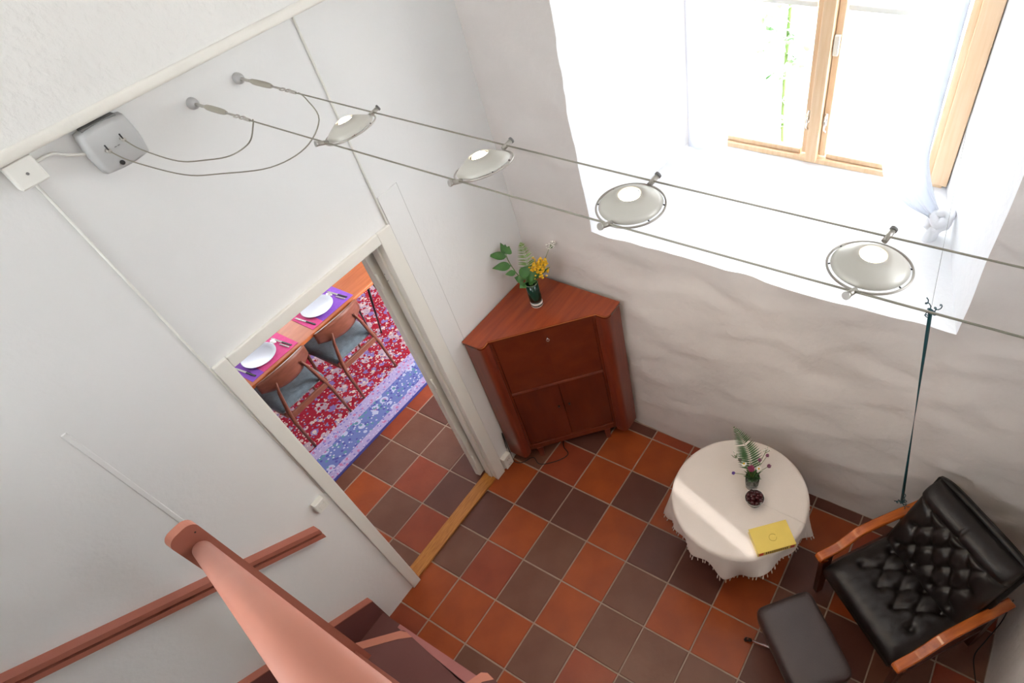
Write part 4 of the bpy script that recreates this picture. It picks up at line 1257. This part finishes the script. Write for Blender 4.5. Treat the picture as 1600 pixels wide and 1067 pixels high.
# back shell
sh = MB()
def shell(a, b):
    x = (2 * a - 1) * 0.292; s = lerp(-0.06, BLn + 0.02, b)
    cr = 0.02 * (1 - sq(a, 8))
    return b0 + bup * (s - (0.03 * (1 - sq(a, 6)) if b > 0.5 else 0)) + Vector((x, 0, 0)) + bn * (-0.022)
MB().grid(shell, 24, 20, True).build('back_shell', M['blackmetal'], ac, local=True, solid=0.03)
# seat frame
MB().box(-0.27, 0.27, -0.29, 0.17, 0.29, 0.345, 0.008, 2).build('seat_frame', M['teak_dk'], ac, local=True)
# bent arms
def arm(s):
    prof = spline([(-0.285, 0.36), (-0.315, 0.47), (-0.325, 0.518), (-0.30, 0.545), (-0.24, 0.548), (-0.16, 0.562), (-0.08, 0.578), (0.02, 0.572), (0.16, 0.560), (0.28, 0.553), (0.335, 0.55)], 6) if False else None
    P2 = [(-0.292, 0.455), (-0.322, 0.475), (-0.335, 0.496), (-0.322, 0.511), (-0.28, 0.511), (-0.22, 0.516), (-0.165, 0.545), (-0.11, 0.582), (-0.05, 0.592), (0.08, 0.580), (0.20, 0.562), (0.335, 0.545)]
    pts = spline([(p[0], p[1], 0) for p in P2], 5)
    hw, ht = 0.025, 0.011
    mb = MB()
    vs = []; n = len(pts)
    for i, p in enumerate(pts):
        a = pts[max(0, i - 1)]; b = pts[min(n - 1, i + 1)]
        t = (b - a).normalized(); nn = Vector((-t.y, t.x))
        for dx, dn in ((-hw, ht * 0.5), (-hw * 0.8, ht), (hw * 0.8, ht), (hw, ht * 0.5), (hw, -ht), (-hw, -ht)):
            vs.append(Vector((s * 0.308 + dx, p.x + nn.x * dn, p.y + nn.y * dn)))
    fs = []
    for i in range(n - 1):
        for k in range(6):
            fs.append([i * 6 + k, i * 6 + (k + 1) % 6, (i + 1) * 6 + (k + 1) % 6, (i + 1) * 6 + k])
    fs += [[0, 1, 2, 3, 4, 5], [(n - 1) * 6 + k for k in range(6)][::-1]]
    mb.add(vs, fs, False)
    mb.build('armrest', M['teak'], ac, local=True)
    # front and rear legs
    def legp(y0, y1, z1):
        vs = []
        for y, z, hx, hy in ((y0, 0.0, 0.015, 0.022), (y1, z1, 0.018, 0.03)):
            vs += [Vector((s * 0.305 + sx_ * hx, y + sy_ * hy, z)) for sx_, sy_ in ((-1, -1), (1, -1), (1, 1), (-1, 1))]
        MB().add(vs, [[3, 2, 1, 0], [4, 5, 6, 7]] + [[i, (i + 1) % 4, 4 + (i + 1) % 4, 4 + i] for i in range(4)]).build('leg', M['teak_dk'], ac, local=True)
    legp(-0.27, -0.285, 0.495)
    legp(0.29, 0.24, 0.55)
    MB().box(s * 0.305 - 0.014, s * 0.305 + 0.014, -0.27, 0.26, 0.27, 0.32, 0.004, 1).build('side_rail', M['teak_dk'], ac, local=True)
arm(-1); arm(1)

# ------------------------------------------------------------------ footstool
fs_ = thing('footstool', 'dark brown leather footstool on chrome feet in front of the armchair', 'footstool', (2.045, -0.068, 0), math.radians(-41.8))
def fst(a, b):
    e = (sq(a, 10) * sq(b, 9)) ** 0.5
    u, v = 2 * a - 1, 2 * b - 1
    return Vector((u * 0.238 * (1 - 0.07 * abs(v) ** 10), v * 0.164 * (1 - 0.10 * abs(u) ** 10), 0.352 + 0.052 * e))
def fsb(a, b):
    p = fst(a, b)
    return Vector((p.x * 0.985, p.y * 0.98, 0.30))
cushion(fst, fsb, 40, 32, 'cushion', M['leather_br'], fs_, 0.1)
MB().box(-0.2, 0.2, -0.13, 0.13, 0.275, 0.302, 0.004, 1).build('underframe', M['blackmetal'], fs_, local=True)
MB().tube([(0, 0, 0.09), (0, 0, 0.28)], 0.022, 16).build('column', M['chrome'], fs_, local=True)
for q in range(4):
    a = math.radians(45 + 90 * q)
    dv = Vector((math.cos(a) * 1.0, math.sin(a) * 1.0, 0))
    l_ = MB().tube([Vector((0, 0, 0.10)) + dv * 0.015, dv * 0.14 + Vector((0, 0, 0.06)), dv * 0.285 + Vector((0, 0, 0.025))], [0.011, 0.010, 0.008], 10).build('leg', M['chrome'], fs_, local=True)
    MB().tube([dv * 0.262 + Vector((0, 0, 0.03)), dv * 0.29 + Vector((0, 0, 0.018)), dv * 0.292 + Vector((0, 0, 0.0))], 0.011, 10).build('foot_cap', M['black'], l_, local=True)

# ================================================================== DINING ROOM
rg = thing('rug', 'red persian rug with lilac and blue flowered border under the dining chairs', 'rug', (-2.6, 0.3, 0))
RX1, RY0, RY1, RX0 = -1.322, -1.6, 2.3, -3.9
def rband(nm, off0, off1, m, z):
    """a rectangular frame of the rug between two insets"""
    a = [(RX0 + off0, RY0 + off0), (RX1 - off0, RY0 + off0), (RX1 - off0, RY1 - off0), (RX0 + off0, RY1 - off0)]
    b = [(RX0 + off1, RY0 + off1), (RX1 - off1, RY0 + off1), (RX1 - off1, RY1 - off1), (RX0 + off1, RY1 - off1)]
    vs = [(p[0], p[1], z) for p in a + b] + [(p[0], p[1], 0.0005) for p in a + b]
    fs = []
    for i in range(4):
        k = (i + 1) % 4
        fs += [[i, k, 4 + k, 4 + i], [8 + i, 8 + k, k, i], [4 + i, 4 + k, 12 + k, 12 + i]]
    MB().add(vs, fs).build(nm, m, rg)
rband('binding', 0.0, 0.018, M['rug_edge'], 0.008)
rband('outer_guard', 0.018, 0.085, M['rug_lilac'], 0.009)
rband('main_border', 0.085, 0.275, M['rug_blue'], 0.009)
rband('inner_guard', 0.275, 0.375, M['rug_lilac'], 0.009)
MB().box(RX0 + 0.375, RX1 - 0.375, RY0 + 0.375, RY1 - 0.375, 0.0005, 0.009).build('field', M['rug_field'], rg)

dt = thing('dining_table', 'long teak dining table seen through the doorway', 'table', (-2.25, -0.2, 0))
MB().box(-2.62, -1.795, -1.15, 1.25, 0.715, 0.742, 0.006, 2).build('tabletop', M['dining'], dt)
for p0_, p1_ in (((-1.84, 0.775, 0.70), (-2.12, 0.825, 0.0125)), ((-1.86, 0.63, 0.70), (-2.27, 0.81, 0.0125)), ((-1.86, -1.0, 0.70), (-2.12, -1.05, 0.0125)), ((-2.5, -1.0, 0.70), (-2.3, -1.05, 0.0125)), ((-2.5, 1.1, 0.70), (-2.3, 1.12, 0.0125))):
    MB().tube([p0_, p1_], [0.010, 0.007], 10).build('leg', M['blackmetal'], dt)
MB().box(-2.56, -1.90, -1.08, 1.18, 0.655, 0.715, 0.003, 1).build('apron', M['dining'], dt)

def dining_chair(label, y):
    c = thing('dining_chair', label, 'chair', (-1.95, y, 0), 0, 'two dining chairs pushed up to the dining table')
    # curved backrest band, bowed away from the table
    def band(a, b):
        u = 2 * a - 1
        yy = 0.212 * u
        x = 0.222 - 0.062 * u * u
        wv = 0.5 * (0.165 - 0.075 * u * u)
        return Vector((x + 0.012 * (b - 0.5), yy, 0.690 + (2 * b - 1) * wv))
    MB().grid(band, 24, 6, True).build('backrest', M['chairwood'], c, local=True, solid=0.016)
    def st_top(a, b):
        e = (sq(a, 8) * sq(b, 8)) ** 0.5
        return Vector((lerp(-0.24, 0.185, a), (2 * b - 1) * lerp(0.235, 0.20, a), 0.425 + 0.035 * e))
    def st_bot(a, b):
        p = st_top(a, b)
        return Vector((p.x, p.y * 0.98, 0.405))
    cushion(st_top, st_bot, 18, 18, 'seat', M['wool'], c, 0.05)
    for s in (-1, 1):
        MB().tube([(0.245, s * 0.188, 0.0095), (0.218, s * 0.182, 0.30), (0.207, s * 0.165, 0.42), (0.215, s * 0.135, 0.60), (0.228, s * 0.112, 0.69)], [0.010, 0.0145, 0.0155, 0.012, 0.006], 10).build('leg', M['chairwood'], c, local=True)
        MB().tube([(-0.225, s * 0.215, 0.0095), (-0.195, s * 0.205, 0.41)], [0.010, 0.015], 10).build('leg', M['chairwood'], c, local=True)
        MB().box(-0.20, 0.21, s * 0.19 - 0.009, s * 0.19 + 0.009, 0.365, 0.405, 0.003, 1).build('side_rail', M['chairwood'], c, local=True)
    MB().box(0.200, 0.222, -0.18, 0.18, 0.335, 0.385, 0.004, 1).build('back_rail', M['chairwood'], c, local=True)
    MB().box(-0.215, -0.195, -0.19, 0.19, 0.365, 0.405, 0.004, 1).build('front_rail', M['chairwood'], c, local=True)
dining_chair('walnut dining chair with grey seat nearest the left door jamb', -0.133)
dining_chair('walnut dining chair with grey seat farther from the left jamb', 0.395)

def place_setting(y, which, a, b):
    mm = [M[a], M[b]]
    p = thing('placemat', '%s placemat under the %s dinner plate' % ('pink and purple' if which == 0 else 'purple and pink', 'nearer' if which == 0 else 'farther'), 'placemat', (-1.97, y, 0.742), 0, 'placemats on the dining table')
    # woven in two colours, the second colour at the left end
    MB().box(-2.11, -1.825, y - 0.085 + 0.0, y + 0.225, 0.742, 0.7455, 0.001, 1).build('main_panel', mm[0], p)
    MB().box(-2.11, -1.825, y - 0.185, y - 0.085, 0.742, 0.7455, 0.001, 1).build('end_panel', mm[1], p)
    pl = thing('dinner_plate', 'white dinner plate on the %s placemat' % ('pink and purple' if which == 0 else 'purple and pink'), 'plate', (-1.98, y, 0.7455), 0, 'dinner plates on the dining table')
    MB().lathe([(0.0, 0.004), (0.082, 0.004), (0.092, 0.009), (0.124, 0.017), (0.126, 0.0195), (0.123, 0.0195), (0.092, 0.012), (0.081, 0.007), (0.0, 0.0065)], n=48).build('plate', M['porcelain'], pl, local=True)
    MB().lathe([(0.06, 0.0), (0.078, 0.0), (0.078, 0.005), (0.06, 0.005)], n=32).build('foot_ring', M['porcelain'], pl, local=True)
    # cutlery to the right of the plate
    def cutlery(kind, yy, lab):
        c = thing(kind, lab, 'cutlery', (-1.95, yy, 0.7458))
        m_ = Matrix.Translation((-1.96, yy, 0.7488)) @ Matrix.Rotation(math.radians(96 - 90), 4, 'Z')
        hd = MB().box(0.02, 0.115, -0.0065, 0.0065, -0.003, 0.004, 0.002, 1, mtx=m_).build('handle', M['black'] if kind != 'spoon' else M['chrome'], c)
        if kind == 'spoon':
            MB().sphere((0, 0, 0), 0.021, 16, (1.35, 1.0, 0.22), m_.to_3x3().to_4x4()).build('spoon_bowl', M['chrome'], c, local=True).location = PM[c.name].inverted() @ Vector((-2.005, yy - 0.005, 0.7515))
            return
        MB().box(-0.09, 0.02, -0.007, 0.007, -0.001, 0.0015, 0.0005, 1, mtx=m_).build('blade' if kind == 'knife' else 'tines', M['chrome'], c)
    cutlery('spoon', y + 0.150, 'steel spoon beside the %s plate' % ('nearer' if which == 0 else 'farther'))
    cutlery('knife', y + 0.172, 'black handled knife beside the %s plate' % ('nearer' if which == 0 else 'farther'))
    cutlery('fork', y - 0.150, 'black handled fork on the left of the %s plate' % ('nearer' if which == 0 else 'farther'))
place_setting(-0.148, 0, 'pink', 'purple')
place_setting(0.404, 1, 'purple', 'pink')

# ================================================================== OUTSIDE
sh_ = thing('garden_shrub', 'leafy green shrub outside the left window pane', 'shrub', (0.85, 2.85, -0.3))
lf = MB()
rnd = random.Random(4)
for q in range(170):
    c = Vector((0.70 + rnd.gauss(0, 0.10), 2.75 + rnd.gauss(0, 0.12), 2.02 + rnd.gauss(0, 0.20)))
    d = Vector((rnd.uniform(-1, 1), rnd.uniform(-1, 0.3), rnd.uniform(-0.6, 0.8))).normalized()
    leaf(lf, c, c + d * rnd.uniform(0.06, 0.12), rnd.uniform(0.02, 0.034), 0.1, n=4)
lf.build('foliage', mat('glare_paled_leaf', (150, 186, 140), 0.6, 0.3, 9), sh_, kind='stuff')  # leaf green paled to carry the window glare
MB().tube(spline([(0.85, 2.85, -0.3), (0.78, 2.8, 0.8), (0.72, 2.78, 1.6), (0.72, 2.75, 2.3)], 5), 0.012, 8).build('trunk', M['stem'], sh_)
